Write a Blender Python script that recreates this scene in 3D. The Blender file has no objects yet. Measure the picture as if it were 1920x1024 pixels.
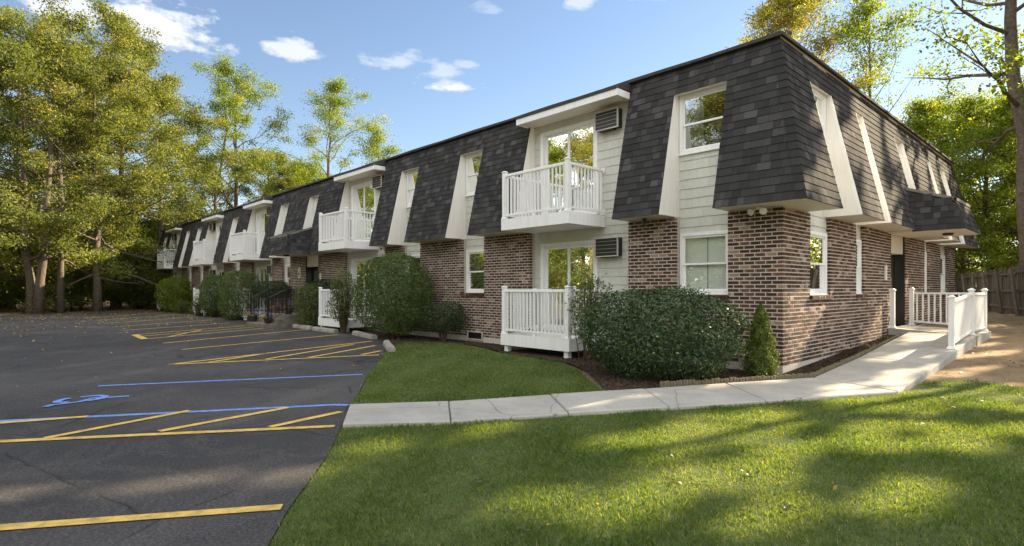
import bpy, bmesh, math, random
import numpy as np
from mathutils import Vector
from mathutils.geometry import tessellate_polygon

random.seed(7)
rng = np.random.default_rng(7)
S = bpy.context.scene
COL = S.collection
R = math.radians

# ---------------------------------------------------------------- camera
A = R(43.05)
FW = Vector((-math.cos(A), math.sin(A), 0))
cam = bpy.data.cameras.new('camera'); cam.lens = 20.0; cam.sensor_width = 36.0
cam.shift_y = 30 / 1920; cam.clip_start = 0.05; cam.clip_end = 2000
co = bpy.data.objects.new('camera', cam); COL.objects.link(co)
CAM = Vector((3.817, -9.698, 1.42))
co.location = CAM
co.rotation_euler = (-FW).to_track_quat('Z', 'Y').to_euler()
S.camera = co

# ---------------------------------------------------------------- light and sky
SUN_EL, SUN_AZ = R(29.5), R(13.5)            # azimuth clockwise from +Y
sd = Vector((math.sin(SUN_AZ) * math.cos(SUN_EL), math.cos(SUN_AZ) * math.cos(SUN_EL), math.sin(SUN_EL)))
sun = bpy.data.lights.new('sun', 'SUN'); sun.energy = 5.0; sun.angle = R(0.55); sun.color = (1.0, 0.81, 0.55)
so = bpy.data.objects.new('sun', sun); COL.objects.link(so)
so.rotation_euler = sd.to_track_quat('Z', 'Y').to_euler(); so.location = (10, 30, 40)
S.view_settings.view_transform = 'Standard'; S.view_settings.look = 'None'
S.view_settings.gamma = 1.0; S.view_settings.use_curve_mapping = False
S.view_settings.exposure = 1.82
S.cycles.max_bounces = 8; S.cycles.transparent_max_bounces = 16
S.cycles.diffuse_bounces = 4; S.cycles.transmission_bounces = 4; S.cycles.sample_clamp_indirect = 6
S.cycles.use_denoising = True

W = bpy.data.worlds.new('World'); S.world = W; W.use_nodes = True
wn, wl = W.node_tree.nodes, W.node_tree.links
wn.clear()


def wmath(op, a, b=None, c=None, clamp=False):
    n = wn.new('ShaderNodeMath'); n.operation = op; n.use_clamp = clamp
    for i, v in enumerate((a, b, c)):
        if v is None: continue
        if isinstance(v, (int, float)): n.inputs[i].default_value = v
        else: wl.new(v, n.inputs[i])
    return n.outputs[0]


wout = wn.new('ShaderNodeOutputWorld'); wbg = wn.new('ShaderNodeBackground')
wbg.inputs['Strength'].default_value = 0.15
sky = wn.new('ShaderNodeTexSky'); sky.sky_type = 'NISHITA'; sky.sun_disc = False
sky.sun_elevation = SUN_EL; sky.sun_rotation = SUN_AZ
sky.air_density = 1.0; sky.dust_density = 0.15; sky.ozone_density = 1.6
tc = wn.new('ShaderNodeTexCoord'); sep = wn.new('ShaderNodeSeparateXYZ'); wl.new(tc.outputs['Generated'], sep.inputs[0])
az = wmath('ARCTAN2', sep.outputs[0], sep.outputs[1]); el = wmath('ARCSINE', sep.outputs[2])
cmb = wn.new('ShaderNodeCombineXYZ'); wl.new(wmath('MULTIPLY', az, 1.0), cmb.inputs[0]); wl.new(wmath('MULTIPLY', el, 2.2), cmb.inputs[1])
nz = wn.new('ShaderNodeTexNoise'); nz.inputs['Scale'].default_value = 14; nz.inputs['Detail'].default_value = 7
nz.inputs['Roughness'].default_value = 0.6; wl.new(cmb.outputs[0], nz.inputs['Vector'])
# clouds: azimuth, elevation, half width, half height (degrees), density
CL = [(-79.6, 21.6, 3.6, 2.4, 1.0), (-76.6, 20.4, 3.2, 1.5, 0.9), (-85.5, 21.0, 4.0, 1.7, .8), (-90.0, 21.5, 2.4, 1.3, .7),
      (-68.3, 21.3, 3.0, 1.0, .7), (-58.0, 21.4, 3.0, 1.2, .45), (-54.0, 20.6, 2.8, .8, .42), (-51.2, 21.4, 1.6, .5, .35),
      (-52.2, 19.4, 3.2, .7, .75), (-40.5, 26.6, 1.6, 1.1, .5), (-49.0, 26.0, 1.8, .6, .25), (-33.5, 26.5, 2.4, .6, .4),
      (-35, 28, 2.4, .6, .6), (-62, 38, 6, 1.6, .6), (-110, 25, 7, 3, .9), (-135, 30, 6, 2.2, .8), (-150, 18, 8, 2.6, .8),
      (170, 26, 7, 2.8, .9), (140, 20, 6, 2.2, .8), (100, 24, 7, 2.4, .8), (60, 20, 5, 1.6, .7), (20, 40, 6, 2, .6), (-10, 55, 7, 3, .6)]
tot = None
for (ca, ce, rw, rh, dn) in CL:
    dx = wmath('DIVIDE', wmath('SUBTRACT', az, R(ca)), R(rw))
    de = wmath('SUBTRACT', el, R(ce))
    dy = wmath('DIVIDE', de, R(rh))
    dlow = wmath('MULTIPLY', wmath('MINIMUM', dy, 0.0), 1.5)        # flatter underside
    dhi = wmath('MAXIMUM', dy, 0.0)
    d2 = wmath('SQRT', wmath('ADD', wmath('MULTIPLY', dx, dx), wmath('ADD', wmath('MULTIPLY', dlow, dlow), wmath('MULTIPLY', dhi, dhi))))
    m = wmath('ADD', wmath('SUBTRACT', 1.0, d2), wmath('MULTIPLY', wmath('SUBTRACT', nz.outputs['Fac'], .5), 4.2))
    m = wmath('MULTIPLY', wmath('MULTIPLY', m, 1.5, clamp=True), dn)
    tot = m if tot is None else wmath('MAXIMUM', tot, m)
# denser cloud cover added outside the view, as fill light for the shaded front
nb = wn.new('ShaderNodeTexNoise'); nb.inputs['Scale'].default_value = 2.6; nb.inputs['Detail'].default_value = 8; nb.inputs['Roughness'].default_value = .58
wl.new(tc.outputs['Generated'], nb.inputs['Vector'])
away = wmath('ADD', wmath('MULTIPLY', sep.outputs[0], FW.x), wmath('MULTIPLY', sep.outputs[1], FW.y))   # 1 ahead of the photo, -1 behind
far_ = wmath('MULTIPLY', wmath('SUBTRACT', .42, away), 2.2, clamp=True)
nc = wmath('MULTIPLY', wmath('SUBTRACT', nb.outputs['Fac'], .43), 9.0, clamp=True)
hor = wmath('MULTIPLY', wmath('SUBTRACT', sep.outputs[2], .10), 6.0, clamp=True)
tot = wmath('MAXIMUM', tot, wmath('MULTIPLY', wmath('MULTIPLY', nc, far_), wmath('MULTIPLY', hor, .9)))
cmix = wn.new('ShaderNodeMix'); cmix.data_type = 'RGBA'
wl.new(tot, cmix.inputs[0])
hs = wn.new('ShaderNodeHueSaturation'); hs.inputs['Saturation'].default_value = 1.04; hs.inputs['Value'].default_value = 1.0
wl.new(sky.outputs[0], hs.inputs['Color'])
tint = wn.new('ShaderNodeMix'); tint.data_type = 'RGBA'; tint.blend_type = 'MULTIPLY'; tint.inputs[0].default_value = 1
wl.new(hs.outputs[0], tint.inputs[6]); tint.inputs[7].default_value = (.455, .41, .385, 1)       # pale hazy autumn blue
wl.new(tint.outputs[2], cmix.inputs[6]); ccol = wn.new('ShaderNodeMix'); ccol.data_type = 'RGBA'; wl.new(far_, ccol.inputs[0])     # unseen clouds behind the camera made brighter to add fill light
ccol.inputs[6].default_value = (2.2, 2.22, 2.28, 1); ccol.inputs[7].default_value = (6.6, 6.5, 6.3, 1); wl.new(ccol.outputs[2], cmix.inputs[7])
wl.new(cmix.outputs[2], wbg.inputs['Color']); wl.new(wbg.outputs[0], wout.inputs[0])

# ---------------------------------------------------------------- materials


def new_mat(name):
    m = bpy.data.materials.new(name); m.use_nodes = True
    n, l = m.node_tree.nodes, m.node_tree.links
    return m, n, l, n['Principled BSDF'], n['Material Output']


def setspec(b, v):
    b.inputs['Specular IOR Level'].default_value = v


def noise(n, l, scale, detail=3, rough=.55, coord='Object', dist=0):
    t = n.new('ShaderNodeTexCoord'); x = n.new('ShaderNodeTexNoise')
    x.inputs['Scale'].default_value = scale; x.inputs['Detail'].default_value = detail
    x.inputs['Roughness'].default_value = rough; x.inputs['Distortion'].default_value = dist
    l.new(t.outputs[coord], x.inputs['Vector'])
    return x.outputs['Fac']


def ramp(n, l, src, stops, interp='LINEAR'):
    r = n.new('ShaderNodeValToRGB'); r.color_ramp.interpolation = interp
    e = r.color_ramp.elements
    while len(e) < len(stops): e.new(.5)
    for i, (p, c) in enumerate(stops):
        e[i].position = p; e[i].color = (*c, 1)
    l.new(src, r.inputs[0]); return r.outputs[0]


def mixc(n, l, fac, a, b, mode='MIX'):
    m = n.new('ShaderNodeMix'); m.data_type = 'RGBA'; m.blend_type = mode
    for i, v in ((0, fac), (6, a), (7, b)):
        if isinstance(v, (int, float)): m.inputs[i].default_value = v
        elif isinstance(v, tuple): m.inputs[i].default_value = (*v, 1)
        else: l.new(v, m.inputs[i])
    return m.outputs[2]


def bump(n, l, b, src, strength=.3, dist=.01):
    k = n.new('ShaderNodeBump'); k.inputs['Strength'].default_value = strength; k.inputs['Distance'].default_value = dist
    l.new(src, k.inputs['Height']); l.new(k.outputs[0], b.inputs['Normal'])


def attr(n, name='var'):
    a = n.new('ShaderNodeAttribute'); a.attribute_name = name; return a.outputs['Fac']


def simple(name, c, rough=.6, spec=.4, nscale=None, namt=.15, bscale=None, bstr=.2, metal=0, bdist=.005):
    m, n, l, b, o = new_mat(name)
    b.inputs['Roughness'].default_value = rough; setspec(b, spec); b.inputs['Metallic'].default_value = metal
    if nscale:
        f = noise(n, l, nscale, 5)
        l.new(ramp(n, l, f, [(.25, tuple(x * (1 - namt) for x in c)), (.75, tuple(min(1, x * (1 + namt)) for x in c))]), b.inputs['Base Color'])
    else:
        b.inputs['Base Color'].default_value = (*c, 1)
    if bscale: bump(n, l, b, noise(n, l, bscale, 4), bstr, bdist)
    return m


M = {}
# brick: one value per brick picks its colour; pale lime smears on some
m, n, l, b, o = new_mat('brick'); v = attr(n)
base = ramp(n, l, v, [(0, (.046, .026, .018)), (.3, (.082, .042, .027)), (.55, (.13, .062, .038)), (.74, (.185, .092, .057)), (.82, (.30, .20, .145)), (1, (.40, .29, .225))])
f1 = noise(n, l, 60, 4); f2 = noise(n, l, 11, 3, .6, dist=1.2)
base = mixc(n, l, ramp(n, l, f1, [(.3, (0, 0, 0)), (.75, (.55, .55, .55))]), base, (.05, .024, .018))
sm = n.new('ShaderNodeMath'); sm.operation = 'MULTIPLY'
l.new(ramp(n, l, f2, [(.55, (0, 0, 0)), (.62, (1, 1, 1))]), sm.inputs[0])
l.new(ramp(n, l, v, [(.30, (.0, .0, .0)), (.5, (.35, .35, .35)), (.8, (.95, .95, .95))]), sm.inputs[1])
l.new(mixc(n, l, sm.outputs[0], base, (.48, .39, .34)), b.inputs['Base Color'])
b.inputs['Roughness'].default_value = .85; setspec(b, .25); bump(n, l, b, f1, .5, .004); M['brick'] = m

M['mortar'] = simple('mortar', (.52, .465, .40), .95, .1, 30, .25, 120, .4)
# roof shingle
m, n, l, b, o = new_mat('shingle'); v = attr(n)
base = ramp(n, l, v, [(0, (.030, .0296, .0305)), (.5, (.045, .0444, .0456)), (.8, (.060, .059, .0605)), (1, (.084, .083, .085))])
g = noise(n, l, 170, 3, .7)
l.new(mixc(n, l, 1.0, base, ramp(n, l, g, [(.3, (.65, .65, .65)), (.7, (1.45, 1.42, 1.38))]), 'MULTIPLY'), b.inputs['Base Color'])
b.inputs['Roughness'].default_value = .95; setspec(b, .10); bump(n, l, b, g, .55, .004); M['shingle'] = m
# shake siding
m, n, l, b, o = new_mat('shake_siding'); v = attr(n)
base = ramp(n, l, v, [(0, (.545, .545, .485)), (1, (.60, .60, .535))])
gr_ = n.new('ShaderNodeTexCoord'); mp = n.new('ShaderNodeMapping'); mp.inputs['Scale'].default_value = (140, 140, 6)
l.new(gr_.outputs['Object'], mp.inputs[0]); gn = n.new('ShaderNodeTexNoise'); gn.inputs['Scale'].default_value = 1; gn.inputs['Detail'].default_value = 3
l.new(mp.outputs[0], gn.inputs[0])
l.new(mixc(n, l, 1.0, base, ramp(n, l, gn.outputs['Fac'], [(.3, (.93, .93, .93)), (.7, (1.05, 1.05, 1.05))]), 'MULTIPLY'), b.inputs['Base Color'])
b.inputs['Roughness'].default_value = .6; setspec(b, .3); bump(n, l, b, gn.outputs['Fac'], .25, .002); M['siding'] = m

def trim(name, c, dirt):
    m, n, l, b, o = new_mat(name); t = n.new('ShaderNodeTexCoord'); mp = n.new('ShaderNodeMapping'); mp.inputs['Scale'].default_value = (7, 7, .7)
    l.new(t.outputs['Object'], mp.inputs[0]); x = n.new('ShaderNodeTexNoise'); x.inputs['Scale'].default_value = 2.2; x.inputs['Detail'].default_value = 6; x.inputs['Roughness'].default_value = .65; l.new(mp.outputs[0], x.inputs[0])
    l.new(mixc(n, l, ramp(n, l, x.outputs['Fac'], [(.46, (0, 0, 0)), (.8, (.42, .42, .42))]), c, dirt), b.inputs['Base Color'])
    b.inputs['Roughness'].default_value = .45; setspec(b, .4); return m


M['white'] = trim('white_trim', (.84, .835, .82), (.52, .50, .44)); M['jamb'] = trim('painted_jamb', (.80, .775, .72), (.55, .51, .43))
M['cream'] = simple('cream_soffit', (.74, .68, .58), .6, .3, 2.5, .04)
M['darktrim'] = simple('bronze_trim', (.20, .185, .15), .5, .5, 5, .2)
M['roof'] = simple('roof_membrane', (.06, .055, .05), .9, .2, 6, .3)
M['black'] = simple('black_metal', (.010, .010, .012), .38, .5)
M['acgrille'] = simple('air_conditioner_trim', (.55, .52, .45), .45, .5)
M['accase'] = simple('air_conditioner_case', (.012, .012, .014), .4, .5)
M['acdark'] = simple('air_conditioner_fins', (.022, .022, .022), .5, .5)
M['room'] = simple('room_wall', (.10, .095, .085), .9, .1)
M['curtain'] = simple('curtain_cloth', (.76, .74, .69), .9, .1)
M['darkcurtain'] = simple('dark_curtain_cloth', (.16, .15, .14), .9, .1)
M['blind'] = simple('blind_slat', (.78, .78, .74), .6, .3)
M['alu'] = simple('dark_aluminium', (.02, .018, .016), .4, .5)
M['concrete'] = simple('old_concrete', (.30, .285, .25), .9, .2, 5, .3, 90, .35)
M['steps_concrete'] = simple('weathered_concrete', (.17, .155, .125), .95, .15, 3.5, .45, 90, .35)
# sidewalk concrete with stains
m, n, l, b, o = new_mat('sidewalk_concrete')
f1 = noise(n, l, 1.3, 6, .65); f2 = noise(n, l, 120, 3); f3 = noise(n, l, 7, 5)
c = ramp(n, l, f1, [(.3, (.33, .31, .275)), (.7, (.46, .435, .385))])
c = mixc(n, l, 1.0, c, ramp(n, l, f2, [(.3, (.8, .8, .8)), (.7, (1.16, 1.16, 1.16))]), 'MULTIPLY')
c = mixc(n, l, ramp(n, l, f3, [(.58, (0, 0, 0)), (.75, (.35, .35, .35))]), c, (.2, .17, .13))
tcx = n.new('ShaderNodeTexCoord'); vo = n.new('ShaderNodeTexVoronoi'); vo.feature = 'DISTANCE_TO_EDGE'; vo.inputs['Scale'].default_value = .55
wp = n.new('ShaderNodeTexNoise'); wp.inputs['Scale'].default_value = 3; wp.inputs['Detail'].default_value = 5; l.new(tcx.outputs['Object'], wp.inputs[0])
l.new(mixc(n, l, .1, tcx.outputs['Object'], wp.outputs['Color'], 'ADD'), vo.inputs['Vector'])
c = mixc(n, l, ramp(n, l, vo.outputs['Distance'], [(.0, (.8, .8, .8)), (.0045, (0, 0, 0))]), c, (.12, .105, .085))
l.new(c, b.inputs['Base Color']); b.inputs['Roughness'].default_value = .9; setspec(b, .2); bump(n, l, b, f2, .4, .004); M['walk'] = m
# asphalt: fine stones, worn and dusty patches, faint tyre arcs
m, n, l, b, o = new_mat('asphalt')
f1 = noise(n, l, 210, 2, .7); f2 = noise(n, l, .35, 6, .6, dist=.6); f3 = noise(n, l, 2.2, 5, .65); f4 = noise(n, l, .09, 4, .5)
c = ramp(n, l, f2, [(.3, (.034, .032, .0325)), (.52, (.046, .0435, .044)), (.72, (.068, .064, .063))])
c = mixc(n, l, ramp(n, l, f3, [(.48, (0, 0, 0)), (.68, (.6, .6, .6))]), c, (.026, .025, .026))
c = mixc(n, l, ramp(n, l, f4, [(.45, (0, 0, 0)), (.65, (.5, .5, .5))]), c, (.105, .097, .09))
f6 = noise(n, l, .8, 7, .7, dist=1.5)
c = mixc(n, l, ramp(n, l, f6, [(.47, (0, 0, 0)), (.5, (.5, .5, .5)), (.53, (0, 0, 0))]), c, (.085, .08, .076))
f7 = noise(n, l, .55, 3, .5)
tcx = n.new('ShaderNodeTexCoord'); vo = n.new('ShaderNodeTexVoronoi'); vo.feature = 'DISTANCE_TO_EDGE'; vo.inputs['Scale'].default_value = .42
wp = n.new('ShaderNodeTexNoise'); wp.inputs['Scale'].default_value = 2.5; wp.inputs['Detail'].default_value = 5; l.new(tcx.outputs['Object'], wp.inputs[0])
l.new(mixc(n, l, .12, tcx.outputs['Object'], wp.outputs['Color'], 'ADD'), vo.inputs['Vector'])
ck = n.new('ShaderNodeMath'); ck.operation = 'MULTIPLY'; l.new(ramp(n, l, vo.outputs['Distance'], [(.0, (1, 1, 1)), (.009, (0, 0, 0))]), ck.inputs[0]); l.new(ramp(n, l, f7, [(.45, (0, 0, 0)), (.53, (.85, .85, .85))]), ck.inputs[1])
c = mixc(n, l, ck.outputs[0], c, (.016, .015, .015))
tcp = n.new('ShaderNodeTexWave'); tcp.wave_type = 'RINGS'; tcp.rings_direction = 'Z'; tcp.inputs['Scale'].default_value = .16; tcp.inputs['Distortion'].default_value = 1.5; tcp.inputs['Detail'].default_value = 2
mpt = n.new('ShaderNodeMapping'); mpt.inputs['Location'].default_value = (19, 17, 0); l.new(tcx.outputs['Object'], mpt.inputs[0]); l.new(mpt.outputs[0], tcp.inputs[0])
tk_ = n.new('ShaderNodeMath'); tk_.operation = 'MULTIPLY'; l.new(ramp(n, l, tcp.outputs['Fac'], [(.86, (0, 0, 0)), (.96, (.35, .35, .35))]), tk_.inputs[0]); l.new(ramp(n, l, f2, [(.45, (0, 0, 0)), (.65, (1, 1, 1))]), tk_.inputs[1])
c = mixc(n, l, tk_.outputs[0], c, (.12, .112, .105))
f5 = noise(n, l, 46, 4, .75)
c = mixc(n, l, 1.0, c, ramp(n, l, f1, [(.25, (.45, .45, .45)), (.5, (1, 1, 1)), (.75, (2.0, 1.95, 1.9))]), 'MULTIPLY')
c = mixc(n, l, 1.0, c, ramp(n, l, f5, [(.32, (.5, .5, .5)), (.5, (1, 1, 1)), (.68, (1.9, 1.84, 1.76))]), 'MULTIPLY')
l.new(c, b.inputs['Base Color']); b.inputs['Roughness'].default_value = .88; setspec(b, .3); bump(n, l, b, f1, .7, .006); M['asphalt'] = m


def paint(name, c):
    m, n, l, b, o = new_mat(name)
    f1 = noise(n, l, 130, 3, .7); f2 = noise(n, l, 9, 5)
    cc = mixc(n, l, ramp(n, l, f1, [(.45, (0, 0, 0)), (.7, (.85, .85, .85))]), c, tuple(x * .4 for x in c))
    cc = mixc(n, l, ramp(n, l, f2, [(.42, (0, 0, 0)), (.75, (.6, .6, .6))]), cc, (.06, .058, .055))
    l.new(cc, b.inputs['Base Color']); b.inputs['Roughness'].default_value = .75; bump(n, l, b, f1, .5, .004)
    return m


M['yellow'] = paint('yellow_paint', (.84, .55, .12)); M['blue'] = paint('blue_paint', (.19, .35, .78))
# soil, mulch, dirt
m, n, l, b, o = new_mat('dirt')
f1 = noise(n, l, .5, 7, .65); f2 = noise(n, l, 35, 4, .7); f3 = noise(n, l, 3, 6)
c = ramp(n, l, f1, [(.3, (.20, .14, .085)), (.6, (.31, .23, .145)), (.8, (.19, .15, .08))])
c = mixc(n, l, ramp(n, l, f3, [(.5, (0, 0, 0)), (.7, (.6, .6, .6))]), c, (.10, .07, .04))
c = mixc(n, l, 1.0, c, ramp(n, l, f2, [(.3, (.7, .7, .7)), (.7, (1.3, 1.3, 1.3))]), 'MULTIPLY')
l.new(c, b.inputs['Base Color']); b.inputs['Roughness'].default_value = .95; setspec(b, .1); bump(n, l, b, f2, .7, .02); M['dirt'] = m
M['mulch'] = simple('mulch', (.052, .037, .027), .95, .1, 40, .6, 55, .5, bdist=.01)
M['turf'] = simple('turf_soil', (.085, .105, .038), .95, .1, 5, .35, 60, .6, bdist=.015)
M['lawn_edge'] = simple('edge_soil', (.075, .058, .038), .95, .1, 20, .4, 60, .8, bdist=.02)


def leafmat(name, stops, trans=.45, tcol=1.9, rough=.5, spec=.35):
    m, n, l, b, o = new_mat(name)
    col = ramp(n, l, attr(n), stops)
    l.new(col, b.inputs['Base Color']); b.inputs['Roughness'].default_value = rough; setspec(b, spec)
    t = n.new('ShaderNodeBsdfTranslucent')
    l.new(mixc(n, l, 1.0, col, (tcol, tcol * .93, tcol * .35), 'MULTIPLY'), t.inputs[0])
    mx = n.new('ShaderNodeMixShader'); mx.inputs[0].default_value = trans
    l.new(b.outputs[0], mx.inputs[1]); l.new(t.outputs[0], mx.inputs[2]); l.new(mx.outputs[0], o.inputs[0])
    return m


M['leaf_oak'] = leafmat('leaf_oak', [(0, (.055, .08, .018)), (.5, (.14, .168, .042)), (.9, (.28, .28, .08)), (.985, (.32, .26, .06)), (1, (.34, .17, .035))], .45)
M['leaf_maple'] = leafmat('leaf_maple', [(0, (.06, .105, .016)), (.5, (.14, .195, .03)), (.9, (.25, .275, .042)), (1, (.36, .26, .035))], .58)
M['leaf_gold'] = leafmat('leaf_gold', [(0, (.10, .13, .02)), (.5, (.20, .20, .03)), (.85, (.34, .25, .035)), (1, (.42, .22, .03))], .5)
M['leaf_wood'] = leafmat('leaf_wood', [(0, (.05, .08, .018)), (.6, (.11, .145, .03)), (1, (.22, .22, .06))])
M['leaf_holly'] = leafmat('leaf_holly', [(0, (.017, .036, .013)), (.5, (.040, .072, .022)), (.85, (.080, .125, .034)), (1, (.15, .19, .05))], .12, 1.5, .42, .4)
M['leaf_shrub'] = leafmat('leaf_shrub', [(0, (.042, .07, .019)), (.6, (.09, .135, .036)), (.94, (.15, .19, .05)), (1, (.22, .17, .055))], .3)
M['leaf_light'] = leafmat('leaf_light', [(0, (.05, .08, .022)), (.6, (.095, .13, .04)), (1, (.19, .17, .06))], .35)
M['leaf_yew'] = leafmat('leaf_yew', [(0, (.018, .034, .012)), (.7, (.042, .066, .02)), (1, (.08, .105, .03))], .1, 1.5)
M['leaf_arb'] = leafmat('leaf_arborvitae', [(0, (.045, .075, .013)), (.6, (.10, .145, .022)), (1, (.22, .25, .045))], .3)
M['bark'] = simple('bark', (.13, .105, .08), .95, .15, 9, .45, 24, .9, bdist=.03)
M['bark_dark'] = simple('bark_dark', (.06, .047, .036), .95, .15, 9, .4, 24, .9, bdist=.03)
M['twig'] = simple('twig_bark', (.085, .055, .038), .9, .2, 20, .4)
M['leaf_dry'] = leafmat('leaf_dry', [(0, (.12, .06, .02)), (.5, (.34, .22, .06)), (1, (.5, .38, .09))], .2)
# grass
m, n, l, b, o = new_mat('grass_blade')
v = attr(n); f1 = noise(n, l, .9, 4, .6); f2 = noise(n, l, 4.5, 3, .6)
c = ramp(n, l, v, [(0, (.07, .122, .03)), (.5, (.132, .198, .052)), (.85, (.20, .25, .078)), (1, (.34, .31, .13))])
c = mixc(n, l, ramp(n, l, f1, [(.48, (0, 0, 0)), (.78, (.55, .55, .55))]), c, (.19, .215, .07))
c = mixc(n, l, ramp(n, l, f2, [(.5, (0, 0, 0)), (.75, (.45, .45, .45))]), c, (.075, .13, .028))
l.new(c, b.inputs['Base Color']); b.inputs['Roughness'].default_value = .55; setspec(b, .3)
t = n.new('ShaderNodeBsdfTranslucent'); l.new(mixc(n, l, 1.0, c, (1.7, 1.6, .5), 'MULTIPLY'), t.inputs[0])
mx = n.new('ShaderNodeMixShader'); mx.inputs[0].default_value = .5
l.new(b.outputs[0], mx.inputs[1]); l.new(t.outputs[0], mx.inputs[2]); l.new(mx.outputs[0], o.inputs[0]); M['grass'] = m
# weathered wood
m, n, l, b, o = new_mat('weathered_wood'); v = attr(n)
gr_ = n.new('ShaderNodeTexCoord'); mp = n.new('ShaderNodeMapping'); mp.inputs['Scale'].default_value = (40, 40, 2.5)
l.new(gr_.outputs['Object'], mp.inputs[0]); gn = n.new('ShaderNodeTexNoise'); gn.inputs['Scale'].default_value = 1; gn.inputs['Detail'].default_value = 6
l.new(mp.outputs[0], gn.inputs[0])
oi = n.new('ShaderNodeObjectInfo')
c = ramp(n, l, gn.outputs['Fac'], [(.25, (.07, .058, .046)), (.5, (.13, .11, .09)), (.75, (.21, .185, .16))])
l.new(mixc(n, l, 1.0, c, ramp(n, l, oi.outputs['Random'], [(0, (.72, .7, .68)), (1, (1.18, 1.16, 1.12))]), 'MULTIPLY'), b.inputs['Base Color'])
b.inputs['Roughness'].default_value = .9; setspec(b, .15); bump(n, l, b, gn.outputs['Fac'], .5, .008); M['oldwood'] = m
M['stake'] = simple('edging_wood', (.17, .145, .09), .9, .15, 14, .35, 40, .6)
M['pot'] = simple('dark_pot', (.03, .03, .033), .5, .4)
M['claypot'] = simple('brown_pot', (.12, .075, .06), .7, .3)
M['purple'] = leafmat('purple_petal', [(0, (.10, .055, .30)), (1, (.25, .16, .55))], .25, 1.0)
M['orange'] = leafmat('orange_petal', [(0, (.62, .20, .02)), (1, (.75, .48, .05))], .25, 1.0)
M['lamp'] = simple('lamp_glass', (.78, .76, .70), .2, .6)
M['number'] = simple('number_paint', (.015, .015, .015), .5, .4)
M['plaque'] = simple('plaque', (.72, .66, .50), .5, .4)
M['leafgreen'] = simple('emblem_green', (.03, .12, .04), .5, .4)
# glass
m, n, l, b, o = new_mat('window_glass'); n.remove(b)
gl = n.new('ShaderNodeBsdfGlossy'); gl.inputs['Roughness'].default_value = .0; gl.inputs['Color'].default_value = (.95, .97, .95, 1)
tr = n.new('ShaderNodeBsdfTransparent'); tr.inputs[0].default_value = (.88, .92, .89, 1)
fr = n.new('ShaderNodeFresnel'); fr.inputs['IOR'].default_value = 1.75
ad = n.new('ShaderNodeMath'); ad.operation = 'ADD'; ad.use_clamp = True; l.new(fr.outputs[0], ad.inputs[0]); ad.inputs[1].default_value = .11
mx = n.new('ShaderNodeMixShader'); l.new(ad.outputs[0], mx.inputs[0]); l.new(tr.outputs[0], mx.inputs[1]); l.new(gl.outputs[0], mx.inputs[2])
wv = noise(n, l, 1.1, 1); bp = n.new('ShaderNodeBump'); bp.inputs['Strength'].default_value = .05; bp.inputs['Distance'].default_value = .02
l.new(wv, bp.inputs['Height']); l.new(bp.outputs[0], gl.inputs['Normal'])
l.new(mx.outputs[0], o.inputs[0]); M['glass'] = m

# ---------------------------------------------------------------- helpers


def link(o, parent=None, label=None, cat=None, group=None, kind=None):
    COL.objects.link(o)
    if parent is not None: o.parent = parent
    if label: o['label'] = label
    if cat: o['category'] = cat
    if group: o['group'] = group
    if kind: o['kind'] = kind
    return o


def thing(name, label, cat, loc=(0, 0, 0), rz=0, group=None):
    o = bpy.data.objects.new(name, None); o.empty_display_size = .2
    o.location = loc; o.rotation_euler = (0, 0, rz)
    return link(o, None, label, cat, group)


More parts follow.
